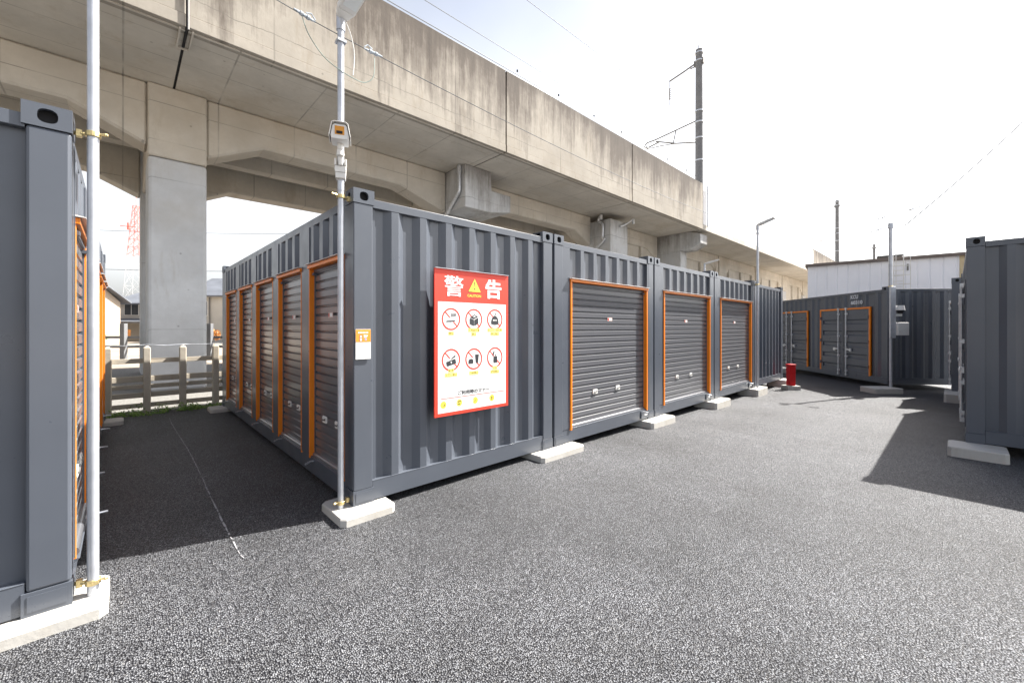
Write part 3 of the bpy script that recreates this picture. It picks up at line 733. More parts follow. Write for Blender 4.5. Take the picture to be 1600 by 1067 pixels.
def icon(cx, cz, draw, labels, ztop):
    m = MB(); m.ring(cx, cz, .106, .091, FS, .0042, 40, 0)
    dx = .094 * .7071
    # broken diagonal bar, interrupted by the pictogram
    def bar(t0, t1, wd=.0062):
        p = []
        for t, s in ((t0, 1), (t1, 1), (t1, -1), (t0, -1)):
            x = -dx + 2 * dx * t; z = dx - 2 * dx * t; p.append((cx + x + s * wd * .7071, cz + z + s * wd * .7071))
        m.poly(p, FS, .0040, 0)
    bar(0, .40); bar(.70, 1)
    draw(m, cx, cz)
    m.build('pictogram', [M['red'], M['ink'], M['signwhite']], sg)
    for i, tx in enumerate(labels):
        zc = ztop - i * .040; wd = .027 * len(tx)
        y = MB(); y.fbox(FS, cx - wd / 2 - .004, cx + wd / 2 + .004, zc - .018, zc + .018, .0044, .0048); yo = y.build('caption', mat('caption_yellow', (.88, .78, .26), .5, 0, .01), sg)
        text_mesh(tx, .03, .0005, f=FS, cu=cx, cz=zc, n=.0052, width=wd, height=.026).build('lettering', mat('caption_olive', (.30, .23, .01), .5), yo)
def K(m, pts, cx, cz, mi=1): m.poly([(cx + x, cz + z) for x, z in pts], FS, .0050 if mi == 1 else .0056, mi)
def cig(m, cx, cz):
    K(m, [(-.055, -.028), (.045, -.022), (.045, -.010), (-.055, -.016)], cx, cz)
    for i in range(4):
        x = .0 + i * .015; K(m, [(x, .02 + i * .003), (x + .006, .02), (x + .012, .055), (x + .004, .057)], cx, cz, 1)
def boxi(m, cx, cz):
    K(m, [(-.052, .012), (-.052, -.045), (.0, -.065), (.0, -.004)], cx, cz); K(m, [(.006, -.004), (.006, -.064), (.055, -.040), (.055, .020)], cx, cz)
    K(m, [(-.048, .020), (.002, .004), (.052, .028), (.006, .050)], cx, cz); K(m, [(-.015, .026), (.004, .020), (.024, .030), (.006, .038)], cx, cz, 2)
def bag(m, cx, cz):
    K(m, [(-.045, -.05), (-.052, -.03), (-.040, .012), (-.016, .036), (.016, .036), (.040, .012), (.052, -.03), (.045, -.05), (.0, -.056)], cx, cz)
    K(m, [(.0, .036), (.02, .06), (.014, .072), (-.004, .040)], cx, cz)
    for i in range(3): K(m, [(-.026 + i * .018, -.016), (-.014 + i * .018, -.016), (-.014 + i * .018, -.002), (-.026 + i * .018, -.002)], cx, cz, 2)
def tick(m, cx, cz):
    K(m, [(-.058, -.018), (-.045, -.06), (.058, -.035), (.048, .010)], cx, cz); K(m, [(-.015, .002), (.045, .045), (.052, .030), (.015, .010)], cx, cz)
    K(m, [(-.006, -.018), (.0, -.012), (.006, -.018), (.010, -.010), (.002, -.038), (-.010, -.014)], cx, cz, 2)
def food(m, cx, cz):
    K(m, [(-.066, -.045), (-.066, -.012), (-.055, .0), (-.022, .002), (-.008, -.012), (-.008, -.045)], cx, cz); K(m, [(.016, .045), (.062, .042), (.052, -.042), (.026, -.042)], cx, cz)
def lighter(m, cx, cz):
    K(m, [(-.018, -.055), (.032, -.055), (.032, .012), (-.018, .012)], cx, cz); K(m, [(-.034, .018), (-.020, .016), (-.004, .060), (-.014, .068), (-.020, .058)], cx, cz); K(m, [(.002, .016), (.020, .018), (.012, .042)], cx, cz)
icon(CX[0], .912, cig, ['禁煙'], .777)
icon(CX[1], .912, boxi, ['不用品放置', '禁止'], .807)
icon(CX[2], .916, bag, ['生ゴミ・危険物', '持込禁止'], .807)
icon(CX[0], .525, tick, ['転売', '又貸し禁止'], .424)
icon(CX[1], .521, food, ['飲食禁止'], .384)
icon(CX[2], .523, lighter, ['火気', '使用禁止'], .417)
# pale fine print as short dashes
m = MB()
for cx, z0, n in ((CX[0], .735, 1), (CX[1], .735, 4), (CX[2], .738, 1), (CX[0], .350, 3), (CX[1], .352, 1), (CX[2], .352, 1)):
    for i in range(n):
        x = cx - .085 + rnd.random() * .02
        while x < cx + .075:
            l = rnd.uniform(.006, .012); m.fbox(FS, x, x + l, z0 - i * .016, z0 - i * .016 + .008, .0034, .0037); x += l + .003
for i in range(4):
    cx = .150 + i * .197
    for j in range(2):
        x = cx
        while x < cx + .10: m.fbox(FS, x, x + .009, .114 - j * .016, .121 - j * .016, .0034, .0037); x += .012
m.build('fine_print', M['fineprint'], sg)
bold('ご利用時のマナー', .458, .203, .394, .042, .0013, .0011, 'ink')
m = MB(); m.fbox(FS, .063, .861, .162, .168, .0034, .0040); m.build('red_rule', M['red'], sg)
for i, cx in enumerate((.096, .278, .473, .690)):
    m = MB(); disc(m, cx, .108, .034, FS, .0036, 20, 0)
    sh = [[(-.01, -.02), (.018, -.008), (.022, .02), (.010, .0)], [(-.022, .004), (.02, .010), (.022, .018), (-.016, .016)], [(-.016, -.014), (.012, .012), (.016, .008), (-.010, -.018)], [(-.004, -.022), (.004, -.022), (.008, .016), (-.008, .016)]][i]
    m.poly([(cx + x, .108 + z) for x, z in sh], FS, .0042, 1)
    if i == 1: m.poly([(cx - .022, .092), (cx + .014, .094), (cx + .018, .102), (cx - .016, .100)], FS, .0042, 1)
    m.build('round_symbol', [M['yellow'], M['ink']], sg)
m = MB()
for ux in (.12, .8):
    for zz in (.15, 1.2): m.fbox(FS, ux, ux + .04, zz, zz + .04, -.055, -.0125)
m.build('bracket', M['galv'], sg)

# small orange and white plate on the corner post
ps = thing('notice_plate', 'small orange and white notice plate on the corner post left of the warning sign', 'notice', (XA + .014, YA - .004, 1.262))
m = MB(); m.fbox(FS, 0, .127, 0, .245, .0, .006); m.build('plate', M['signwhite'], ps, bevel=.001, seg=1)
m = MB(); m.fbox(FS, .001, .126, .141, .244, .0062, .007); m.build('orange_panel', mat('plate_orange', (.85, .30, .03), .45, 0, .02), ps)
m = MB()
for x in range(7): m.fbox(FS, .020 + x * .0125, .029 + x * .0125, .212, .224, .0072, .0076)
for x in range(5): m.fbox(FS, .030 + x * .009, .036 + x * .009, .117, .122, .0062, .0066, 1)
for x in range(8): m.fbox(FS, .030 + x * .009, .036 + x * .009, .104, .110, .0062, .0066, 1)
m.build('print', [M['signwhite'], mat('print_blue', (.25, .28, .5), .5)], ps)
m = MB(); m.fbox(FS, .030, .056, .148, .200, .0072, .0076); m.fbox(FS, .036, .050, .150, .172, .0078, .0081, 1); disc(m, .043, .186, .008, FS, .0079, 12, 1)
m.poly([(.066, .200), (.104, .196), (.090, .178), (.070, .176)], FS, .0074, 2); m.fbox(FS, .076, .092, .154, .172, .0072, .0076, 3)
m.build('pictogram', [mat('plate_red', (.75, .18, .08), .5), M['signwhite'], M['signwhite'], mat('plate_violet', (.35, .33, .6), .5)], ps)

# ================================================================= RED EXTINGUISHER BOX
ex = thing('extinguisher_stand', 'red fire extinguisher box standing before the plain ribbed container', 'fire extinguisher box', (12.98, 2.98, -.10), R(-43))
m = MB(); m.box(-.17, .17, -.15, .14, -.03, .085); m.build('base_block', M['block'], ex, bevel=.01)
m = MB(); m.prism([(-.075, .087), (.075, .087), (.082, .60), (-.082, .60)], Face((0, .07, 0), (1, 0, 0), (0, -1, 0)), 0, .15); m.build('box', M['redbox'], ex, bevel=.008)
m = MB(); m.box(-.092, .092, -.092, .084, .602, .655); m.build('lid', M['redbox'], ex, bevel=.012)
m = MB(); m.box(-.045, .045, -.087, -.081, .25, .45); m.build('door_panel', M['redbox'], ex, bevel=.002)

# ================================================================= VIADUCT
va = thing('railway_viaduct', 'long stained concrete railway viaduct crossing behind the containers', 'viaduct', (0, 0, 0))
YP, YB, YR = 10.13, 13.0, 18.0
ZS, ZT = 7.31, 10.0
VX = Face((0, 0, 0), (1, 0, 0), (0, -1, 0))      # u = X, n = -Y
joints = [-38, -31.0, -23.0, -15.2, -7.2, .92, 9.25, 17.1, 24.95]
for i in range(len(joints) - 1):
    a, b = joints[i] + .025, joints[i + 1] - .025
    m = MB(); m.box(a, b, YP, YP + .28, ZS + .24, ZT); m.box(a, b, YP - .012, YP + .28, ZS, ZS + .236)
    m.build('parapet', M['parapet'], va, bevel=.008, seg=1)
    m = MB(); m.box(a, b, YP + .285, 21.0, ZS + .005, ZS + .30)
    m.box(a, b, YP + .10, YP + .14, ZS - .02, ZS - .001)          # drip strip
    m.build('deck', M['conc'], va)
    if i == 5 or True:
        m = MB(); m.box(b + .003, b + .047, YP + .05, YP + .27, ZS + .02, ZT - .03); m.box(b + .003, b + .047, YP + .2701, 20.9, ZS + .02, ZS + .28); m.build('joint_filler', M['hole'], va)
m = MB(); m.box(-38, 200, 20.7, 21.0, ZS + .31, ZT - .3); m.build('parapet', M['conc'], va)
# beyond the tall mast: pale barrier, then concrete again
m = MB(); m.box(25.0, 52.9, YP, YP + .12, ZS + .3, ZT - .35)
m.build('noise_barrier', M['barrier'], va)
m = MB(); m.box(25.0, 200, YP, 21.0, ZS, ZS + .29); m.build('deck', M['conc'], va)
m = MB(); m.box(53.0, 200, YP, YP + .25, ZS + .3, ZT - .2); m.build('parapet', M['parapet'], va)
m = MB(); m.box(25.35, 25.55, YP - .12, YP - .06, ZS + .2, ZT - .05); m.build('mast_bracket', M['polep'], va)

piers = [(-16.6, 1.2), (-8.0, 1.2), (.435, 1.13), (8.83, 1.17), (17.87, 1.6), (25.0, .85), (35, 1.4), (44, 1.4), (53, 1.4), (62, 1.4), (71, 1.4), (80, 1.4)]
def beam(y0, y1, a, b, zm=6.43, ze=5.85, h0=1.3, h1=1.9, top=ZS):
    m = MB()
    c = .10
    m.prism([(a, top), (a, ze), (a + h0, zm), (b - h1, zm), (b, ze), (b, top)], VX, -y0, -y1)
    return m
for i in range(len(piers) - 1):
    a, b = piers[i][0] + piers[i][1], piers[i + 1][0]
    h1 = 1.9 if i == 2 else 1.3
    ob = beam(YB, YB + .75, a + .001, b - .001, 6.43, 5.82, 1.28, h1, ZS + .0); ob.build('edge_beam', M['conc'], va, bevel=.05, seg=1)
    ob = beam(YR, YR + .75, a + .001, b - .001, 6.43, 5.82, 1.28, 1.28, ZS + .0); ob.build('rear_beam', M['conc'], va, bevel=.05, seg=1)
    m = MB(); m.box(a, b, 15.5, 15.9, 6.6, ZS - .004); m.build('middle_beam', M['conc'], va)
for i, (a, wd) in enumerate(piers):
    b = a + wd
    corbel = i in (3, 4, 5)
    if not corbel:
        m = MB(); m.box(a, b, YB - .07, YB + 1.1, -.02, 5.58); m.build('pier', M['pier'], va, bevel=.07, seg=2)
        m = MB(); m.box(a + .002, b - .002, YB - .068, YB + 1.098, 5.59, ZS - .001); m.build('pier_head', M['conc'], va, bevel=.03, seg=1)
    else:
        m = MB(); m.box(a, b, YB + .05, YB + 1.1, -.02, 5.8); m.build('pier', M['pier'], va, bevel=.06, seg=2)
        if i == 3:
            m = MB(); m.prism([(a, ZS - .002), (a, 5.80), (b, 5.80), (b + 1.02, 5.98), (b + 1.02, 6.62), (b + .06, 6.62), (b + .02, ZS - .002)], VX, -11.81, -(YB + .8))
        elif i == 4:
            m = MB(); m.prism([(a, ZS - .30), (a, -.02), (b, -.02), (b, ZS - .30)], VX, -11.81, -(YB + .8))
        else:
            m = MB(); m.box(a, b, 11.5, YB + .8, -.02, 6.24); m.prism([(10.3, 7.10), (10.3, 6.55), (10.9, 6.245), (YB + .8, 6.245), (YB + .8, ZS - .002), (10.9, ZS - .002)], Face((a, 0, 0), (0, 1, 0), (1, 0, 0)), 0, 1.0)
        m.build('pier_cap', M['cap'], va, bevel=.02, seg=1)
    m = MB(); m.box(a, b, YR - .01, YR + 1.1, -.02, ZS - .001); m.build('rear_pier', M['pier'], va, bevel=.06, seg=2)
    m = MB(); m.box(a + .05, b - .05, YB + 1.11, YR - .01, 5.86, ZS - .003); m.build('cross_head', M['conc'], va, bevel=.04, seg=1)
# closed bays on the right
px = 19.6; k = 0
m = MB(); m.box(19.5, 96, YB + .1, YB + .22, 0, 6.42); m.build('infill_wall', M['conc'], va)
for k in range(18):
    x = 20.0 + k * 2.2 * 1.3
    if k % 1 == 0:
        m = MB(); m.box(x, x + .22, YB - .06, YB + .099, 0, 6.40); m.build('pilaster', M['conc'], va, bevel=.01, seg=1)
m = MB(); m.box(19.5, 25.9, YB + .02, YB + .099, 5.36, 5.42); m.build('wall_joint', M['hole'], va)
# rain pipes
def pipe(pts, r=.06):
    m = MB(); m.tube(smoothpts(pts, 4), r, 12)
    p0 = Vector(pts[0]); m.cyl(p0 - Vector((0, 0, .25)), p0, r + .02, k=12)
    m.build('rain_pipe', M['galv'], va, smooth=True)
pipe([(8.74, 12.05, 7.28), (8.74, 12.05, 6.9), (8.74, 12.05, 6.45), (8.74, 12.12, 6.30), (8.74, 12.55, 5.95), (8.74, 13.1, 5.45), (8.74, 13.3, 5.2)], .065)
pipe([(17.75, 12.3, 7.25), (17.75, 12.45, 6.95), (17.75, 12.2, 6.75), (17.75, 12.2, 6.1), (17.75, 12.1, 5.95), (17.75, 12.6, 5.6)], .065)
pipe([(19.5, 11.5, 7.2), (19.2, 11.7, 6.95), (18.6, 11.72, 6.7)], .05)
# drain channel under the deck edge with a thin pipe on the parapet
m = MB(); m.box(.80, .83, YP + .06, YP + .80, ZS - .05, ZS - .001); m.box(1.00, 1.03, YP + .06, YP + .80, ZS - .05, ZS - .001); m.box(.83, 1.00, YP + .77, YP + .80, ZS - .05, ZS - .001)
m.box(.895, .935, YP + .06, YP + .76, ZS - .022, ZS - .001, 1)
m.build('drain_channel', [M['conc'], M['hole']], va)
m = MB(); m.tube([(.93, YP - .04, ZT - .1), (.93, YP - .04, ZS - .06)], .022, 8); m.build('drain_pipe', M['steel'], va)

# ---------------------------------------------------------------- overhead line masts
def mast(label, x, y, zt, detail=True):
    r = thing('catenary_mast', label, 'railway mast', (x, y, 8.0), 0, 'railway masts along the viaduct')
    zt -= 8.0
    m = MB(); m.cyl((0, 0, -.4), (0, 0, zt), .25, .21, k=18); m.build('shaft', M['concpole'], r, smooth=True)
    for z in (zt - .25, zt - .75, zt - 3.9, zt - 5.6, zt - 7.0, 1.0, zt - 4.6):
        m = MB(); m.cyl((0, 0, z), (0, 0, z + .07), .262, k=18); m.build('band', M['galv'], r, smooth=True)
    m = MB(); m.tube([(0, 0, zt - .7), (0, 1.0, zt - .95), (0, 1.95, zt - 1.15)], .05, 8); m.tube([(0, .0, zt - .95), (0, .55, zt - .95)], .04, 6)
    m.box(-.1, .1, -.3, .3, zt - .95, zt - .62); m.build('bracket_arm', M['steel'], r)
    m = MB(); m.cyl((0, 1.93, zt - 1.2), (0, 1.93, zt - 1.6), .02, k=6)
    for k in range(6): m.cyl((0, 1.93, zt - 1.65 - k * .13), (0, 1.93, zt - 1.72 - k * .13), .075, .03, k=10)
    m.cyl((0, 1.93, zt - 2.4), (0, 1.93, zt - 2.75), .02, k=6); m.build('insulator', M['steel'], r)
    zc = 14.6 - 8
    m = MB(); m.tube([(0, .2, zc), (0, 1.6, zc - .15), (0, 3.0, zc - .30), (0, 3.55, zc - .30), (0, 3.78, zc - .50), (0, 3.6, zc - .68), (0, 2.6, zc - .52)], .045, 8)
    m.tube([(0, .2, zc - 1.35), (0, 1.5, zc - 1.0), (0, 2.9, zc - .42)], .045, 8); m.tube([(0, 1.5, zc - .14), (0, 1.7, zc - 1.0)], .035, 6)
    m.tube([(0, 1.5, zc - 1.0), (0, 2.4, zc - .85), (0, 3.6, zc - .72), (0, 3.8, zc - 1.1)], .03, 6)
    m.build('cantilever', M['steel'], r)
    m = MB(); m.box(-.04, .04, -.04, .04, zt, zt + .25); m.box(-.1, .12, -.03, .03, zt + .25, zt + .29); m.build('top_fitting', M['galv'], r)
    return r
ms = mast('tall dark railway mast standing behind the parapet, nearest one', 26.5, 11.0, 19.0)
m2 = copy_tree(ms); m2.location = (71.5, 11.0, 8.0); m2['label'] = 'railway mast seen above the left part of the white warehouse roof'
m3 = copy_tree(ms); m3.location = (112, 11.2, 7.6); m3['label'] = 'farthest railway mast, tiny above the middle of the warehouse roof'
m0 = copy_tree(ms); m0.location = (-20, 11.0, 8.0); m0['label'] = 'railway mast outside the left edge of the photo'
for (yy, zz, lb) in ((11.0, 10.95, 'lowest wire running just above the viaduct parapet'), (11.6, 11.55, 'second lowest wire above the viaduct parapet'),
                     (14.6, 14.75, 'contact wire of the railway above the viaduct'), (12.93, 16.2, 'topmost feeder wire hanging from the mast arms')):
    m = MB(); pts = []
    for a, b in ((-20, 26.5), (26.5, 71.5), (71.5, 112)):
        pts += sag((a, yy, zz), (b, yy, zz), .25 if yy != 14.6 else .05, 14)[:-1]
    pts.append(Vector((112, yy, zz))); m.tube(pts, .014, 5)
    ow = tag(m.build('overhead_wire', M['wire']), lb, 'wire', 'overhead railway wires')
    if zz < 11:
        for x in (10.6, 12.93, 15.35, 17.6, 20.0, 22.3, 24.7):
            m = MB(); m.cyl((x, yy, 10.92), (x, yy, 10.99), .03, k=8); m.build('wire_clip', M['hole'], ow)
# ================================================================= FENCE BEHIND THE AISLE
fe = thing('concrete_fence', 'weathered concrete post and rail fence at the end of the aisle', 'fence', (0, 9.9, 0))
for k in range(-13, 40):
    x = -.18 + .505 * k
    if x > 1.5 and k > 6: continue
    m = MB(); r = .052
    m.box(x - r, x + r, -.06, .05, -.02, 1.16)
    m.add([(x - r, -.06, 1.16), (x + r, -.06, 1.16), (x + r, .05, 1.16), (x - r, .05, 1.16), (x, -.005, 1.21)], [(0, 1, 4), (1, 2, 4), (2, 3, 4), (3, 0, 4)])
    m.build('post', M['fconc'], fe, bevel=.012, seg=1)
for z0, z1, dy in ((.885, .97, 0), (.555, .655, 0), (.43, .505, .0), (.27, .36, 0), (.09, .17, .01)):
    m = MB(); m.box(-6.8, 3.0, .052 + dy, .095 + dy, z0, z1); m.build('rail', M['fconc'], fe, bevel=.006, seg=1)
m = MB(); pts = []
for k in range(-10, 8):
    pts += [(-.18 + .505 * k, -.005, 1.215), (-.18 + .505 * k + .25, -.005, 1.20)]
m.tube(pts, .006, 6); m.tube([(p[0], p[1] + .01 * math.sin(i), p[2] + .008 * math.cos(i * 2)) for i, p in enumerate(pts)], .004, 5)
m.build('top_wire', M['galv'], fe)

# weeds along the fence foot
def leaves(mb, cx, cy, cz, rx, ry, rz_, n, s0, s1, r=rnd, flat=.5):
    for _ in range(n):
        while True:
            p = Vector((r.uniform(-1, 1), r.uniform(-1, 1), r.uniform(-1, 1)))
            if p.length < 1: break
        c = Vector((cx + p.x * rx, cy + p.y * ry, max(cz + p.z * rz_, .01)))
        s = r.uniform(s0, s1); d = Vector((r.uniform(-1, 1), r.uniform(-1, 1), r.uniform(-.2, 1))).normalized(); e = d.orthogonal().normalized()
        e = (Matrix.Rotation(r.uniform(0, 6.28), 3, d) @ e) * s * flat; d = d * s
        mb.add([c - d, c + e, c + d, c - e], [(0, 1, 2, 3)])
m = MB(); r2 = random.Random(3)
for k in range(330):
    x = r2.uniform(-5.8, 3.2); y = 9.70 + r2.gauss(0, .09); h = r2.uniform(.02, .06) * (2.0 if r2.random() < .2 else 1)
    leaves(m, x, y, h, r2.uniform(.05, .14), .07, h, 26, .010, .024, r2)
tag(m.build('weeds', M['leaf']), 'low green weeds along the foot of the concrete fence', 'weeds', None, 'stuff')

# far fence beyond the viaduct
ff_ = thing('wire_fence', 'dark post and rail fence beyond the viaduct', 'fence', (*cw(-18.7, 20), 0), R(-43.2))
for k in range(-3, 8):
    m = MB(); m.box(k * 4.15 - .11, k * 4.15 + .11, -.1, .1, 0, 1.72); m.build('post', M['concpole'], ff_, bevel=.01, seg=1)
for z in (.55, 1.0):
    m = MB(); m.box(-12, 29, .101, .16, z, z + .12); m.build('rail', M['concpole'], ff_)

# ================================================================= HOUSES
def house(label, x0, x1, z, depth, eave, ridge, wall, gable=False, wins=(), ov=.6, along=True):
    gx, gy = cw(x0, z)
    r = thing('house', label, 'house', (gx, gy, -.16), R(-43.2), 'houses beyond the railway')
    W = x1 - x0
    m = MB(); m.box(0, W, 0, depth, 0, eave); m.build('wall', wall, r)
    m = MB()
    if along:   # ridge parallel to the front
        for s in (0, 1):
            y0, y1 = (-ov, depth / 2) if s == 0 else (depth + ov, depth / 2)
            m.hexa([(-ov, y0, eave - .12), (W + ov, y0, eave - .12), (W + ov, y1, ridge), (-ov, y1, ridge), (-ov, y0, eave + .06), (W + ov, y0, eave + .06), (W + ov, y1, ridge + .18), (-ov, y1, ridge + .18)])
        m.build('roof', M['roof'], r)
        m = MB(); m.prism([(0, eave), (depth, eave), (depth / 2, ridge)], Face((W, 0, 0), (0, 1, 0), (1, 0, 0)), -.15, 0)
        m.prism([(0, eave), (depth, eave), (depth / 2, ridge)], Face((0, 0, 0), (0, 1, 0), (1, 0, 0)), 0, .15); m.build('gable', wall, r)
    else:
        for s in (0, 1):
            xa, xb = (-ov, W / 2) if s == 0 else (W + ov, W / 2)
            m.hexa([(xa, -ov, eave - .12), (xb, -ov, ridge), (xb, depth + ov, ridge), (xa, depth + ov, eave - .12), (xa, -ov, eave + .06), (xb, -ov, ridge + .18), (xb, depth + ov, ridge + .18), (xa, depth + ov, eave + .06)])
        m.build('roof', M['roof'], r)
        m = MB(); m.prism([(0, eave), (W, eave), (W / 2, ridge)], Face((0, 0, 0), (1, 0, 0), (0, -1, 0)), -.15, 0); m.build('gable', wall, r)
    for (wx, wz, ww, wh) in wins:
        m = MB(); m.box(wx - .07, wx + ww + .07, -.06, -.002, wz - .07, wz + wh + .07); fo = m.build('window', M['offwhite'], r)
        m = MB(); m.box(wx, wx + ww, -.075, -.061, wz, wz + wh); m.build('pane', M['glass'], fo)
        m = MB(); m.box(wx + ww / 2 - .03, wx + ww / 2 + .03, -.09, -.076, wz, wz + wh); m.build('mullion', M['offwhite'], fo)
    return r
h1 = house('tan house with dark eaves at the far left behind the fence', -54, -46.4, 45, 4.2, 4.7, 6.3, M['housetan'], wins=((2, 3, 1.4, 1.2),), ov=.7)
h2 = house('cream two-storey house with a wide canopy, seen left of the tall pier', -50.4, -42, 52.5, 8, 4.7, 6.2, M['housew'], wins=((1.5, 3.3, 1.7, 1.3), (5.0, 3.2, 1.0, 1.3), (.9, .6, .9, 1.7), (3.4, .6, 1.4, 1.5)))
m = MB(); m.hexa([(-.8, -2.2, 2.25), (8.4, -2.2, 2.25), (8.4, -.01, 2.6), (-.8, -.01, 2.6), (-.8, -2.2, 2.45), (8.4, -2.2, 2.45), (8.4, -.01, 2.85), (-.8, -.01, 2.85)]); m.build('canopy', M['roof'], h2)
for k in range(4):
    m = MB(); m.box(k * 2.7, k * 2.7 + .12, -2.0, -1.9, 0, 2.24); m.build('canopy_post', M['steel'], h2)
h3 = house('white house with grey roof seen between the tall pier and the orange roller doors', -36.6, -26, 47, 9, 5.25, 7.6, M['housew'], wins=((1.6, 3.1, .55, 1.5),), ov=.6)
m = MB(); m.box(1.2, 2.0, -.06, -.002, 0, 2.9); m.build('door', M['fascia'], h3)
m = MB(); m.cyl((2.45, -.12, 0), (2.45, -.12, 5.1), .06, k=8); m.build('downpipe', M['steel'], h3)
house('distant dark-roofed house half hidden behind the tall pier', -44, -37.5, 60, 8, 5.2, 6.9, M['housew'], wins=((2, 3.4, 1.2, 1.2),))
gx, gy = cw(-48.6, 50)
wf = thing('timber_fence', 'low orange timber fence in front of the cream house', 'fence', (gx, gy, 0), R(-43.2))
for k in range(13):
    m = MB(); m.box(k * .21, k * .21 + .17, -.03, .0, .25, 1.3); m.build('plank', M['wood'], wf)
m = MB(); m.box(0, 2.7, .001, .05, .4, .5); m.box(0, 2.7, .001, .05, 1.05, 1.15); m.build('rail', M['wood'], wf)

def shrub(label, x, z, rx, h, mt, n=500, seed=1):
    gx, gy = cw(x, z); r = thing('shrub', label, 'shrub', (gx, gy, 0))
    q = random.Random(seed); m = MB()
    for k in range(9):
        leaves(m, q.uniform(-.5, .5) * rx, q.uniform(-.5, .5) * rx, h * q.uniform(.35, .8), rx * .5, rx * .5, h * .28, n // 9, .05, .11, q)
    m.build('foliage', mt, r)
    m = MB()
    for k in range(4): m.tube([(0, 0, 0), (q.uniform(-.3, .3) * rx, q.uniform(-.3, .3) * rx, h * .6)], .02, 5)
    m.build('stem', M['fascia'], r)
shrub('yellow-green shrub beside the white house', -32.9, 44, .45, 1.8, M['leaflime'], 700, 1)
shrub('round russet shrub beside the white house', -31.3, 43.5, .75, 1.35, M['leafgold'], 900, 2)
shrub('small green shrub in front of the tan house', -41.5, 42, .7, .9, M['leaf'], 500, 3)

# far tree line and lattice tower
gx, gy = cw(-181, 200)
tw = thing('lattice_tower', 'red and white lattice tower far behind the pier', 'tower', (gx, gy, 0), R(-30))
def lattice(m, z0, z1, w0, w1, n, r):
    for i in range(n):
        a0, a1 = i / n, (i + 1) / n; za, zb = z0 + (z1 - z0) * a0, z0 + (z1 - z0) * a1; wa, wb = w0 + (w1 - w0) * a0, w0 + (w1 - w0) * a1
        c0 = [(-wa, -wa, za), (wa, -wa, za), (wa, wa, za), (-wa, wa, za)]; c1 = [(-wb, -wb, zb), (wb, -wb, zb), (wb, wb, zb), (-wb, wb, zb)]
        for k in range(4):
            j = (k + 1) % 4
            m.cyl(c0[k], c1[k], r, k=5); m.cyl(c0[k], c1[j], r * .6, k=4); m.cyl(c0[j], c1[k], r * .6, k=4); m.cyl(c1[k], c1[j], r * .7, k=4)
m = MB(); lattice(m, 0, 36, 4.2, 2.4, 5, .03); m.build('lower_lattice', M['white'], tw)
m = MB(); lattice(m, 36, 60, 2.4, .9, 6, .14); m.build('red_lattice', M['towerred'], tw)
m = MB(); m.cyl((0, 0, 50), (-6, -1, 50), .2, k=6); m.cyl((-3.2, 0, 48.5), (-3.2, 0, 51.8), .5, k=8); m.cyl((3, 0, 48.5), (3, 0, 51.5), .5, k=8); m.cyl((0, 0, 60), (0, 0, 68), .15, k=6); m.build('antenna', M['towerred'], tw)
for (za, zb, lb) in ((9.9, 8.9, 'higher distant wire crossing behind the pier'), (6.15, 5.6, 'lower distant wire crossing behind the pier'),):
    A = (*cw(-60, 38), za + 2.0); B = (*cw(-8, 38), zb + 1.4)
    m = MB(); m.tube(sag(A, B, .8, 20), .022, 5); tag(m.build('distant_wire', M['wire']), lb, 'wire', 'distant wires')
for x, lb in ((-60, 'distant utility pole outside the left edge'), (-8, 'distant utility pole hidden behind the container row')):
    gx, gy = cw(x, 38); m = MB(); m.cyl((0, 0, 0), (0, 0, 12.5), .17, .12, k=12); m.box(-.9, .9, -.05, .05, 11.2, 11.35)
    o = m.build('utility_pole', M['concpole'], smooth=True); o.location = (gx, gy, 0); tag(o, lb, 'pole', 'distant utility poles')

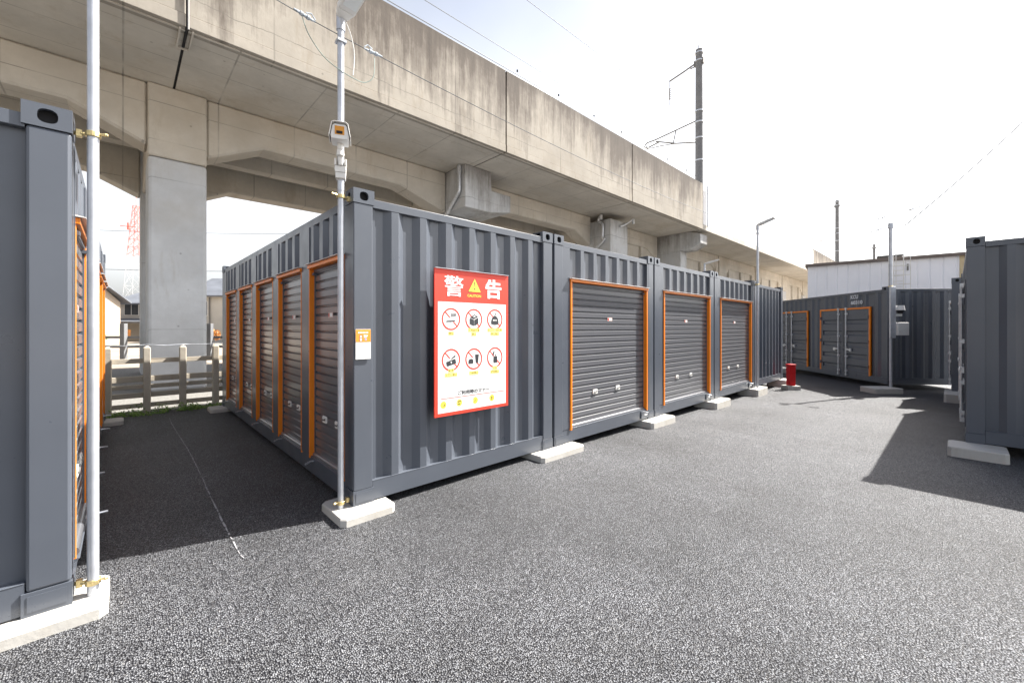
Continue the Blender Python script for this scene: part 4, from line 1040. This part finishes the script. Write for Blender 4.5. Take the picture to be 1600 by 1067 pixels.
# ================================================================= WAREHOUSE
WL = Vector((31.4, 6.3, 0)); WR = Vector((32.31, -.19, 0)); d = (WR - WL).normalized()
wh = thing('warehouse', 'white ribbed-metal warehouse with dark brown fascia behind the lettered container', 'warehouse', WL, math.atan2(d.y, d.x))
Lw = (WR - WL).length; ZW = 5.32
m = MB(); pts = []; u = 0
while u < Lw - .3:
    pts += [(u, 0), (u + .40, 0), (u + .43, -.03), (u + .46, -.03), (u + .49, 0)]; u += .50
pts.append((Lw, 0)); fw = Face((0, 0, 0), (1, 0, 0), (0, -1, 0)); m.ribbon(pts, 0, ZW, fw); m.build('wall', M['cladding'], wh)
m = MB(); m.box(.002, Lw - .002, .04, 14, 0, ZW - .05); m.build('wall_core', M['cladding'], wh)
m = MB(); m.box(-.12, Lw + 1.6, -.22, 14.2, ZW + .001, ZW + .17); m.build('fascia', M['fascia'], wh, bevel=.01, seg=1)
m = MB(); m.box(Lw + .001, Lw + .18, -.03, .3, 0, ZW); m.build('corner_trim', M['tan'], wh)
m = MB(); m.box(Lw + .181, Lw + 5, .6, 13, 0, ZW - .02); m.build('side_wall', M['housetan'], wh)
m = MB(); m.cyl((Lw + .75, .2, 0), (Lw + .75, .2, ZW - .1), .12, k=10); m.box(Lw + .55, Lw + .95, .0, .4, ZW - .7, ZW - .4); m.build('downpipe', M['cladding'], wh)
m = MB()
lu = Lw * .60
for uu in (lu, lu + .42): m.box(uu, uu + .04, -.34, -.30, .5, ZW + .25)
for k in range(15): m.box(lu + .041, lu + .419, -.335, -.305, .8 + k * .3, .83 + k * .3)
for k in range(6): m.box(lu - .22, lu + .68, -.75 + .0, -.72, 2.4 + k * .5, 2.44 + k * .5)
for uu in (lu - .22, lu + .08, lu + .38, lu + .66): m.box(uu, uu + .03, -.80, -.755, 2.3, ZW + .3)
m.build('ladder', M['offwhite'], wh)
m = MB(); m.box(Lw * .50, Lw * .50 + 1.1, -.10, .6, ZW + .25, ZW + .33); m.build('roof_vent', M['steel'], wh)
m = MB(); m.box(Lw * .69, Lw * .69 + .07, -.12, -.04, ZW - .6, ZW - .25); m.build('bracket', M['steel'], wh)

# thin wires at the right of the sky
m = MB(); m.tube(sag((*cw(26.5, 28), 8.4), (*cw(42, 28), 23), .5, 16), .04, 5)
tag(m.build('service_wire', M['wire']), 'faint wire climbing to the right edge of the sky', 'wire')
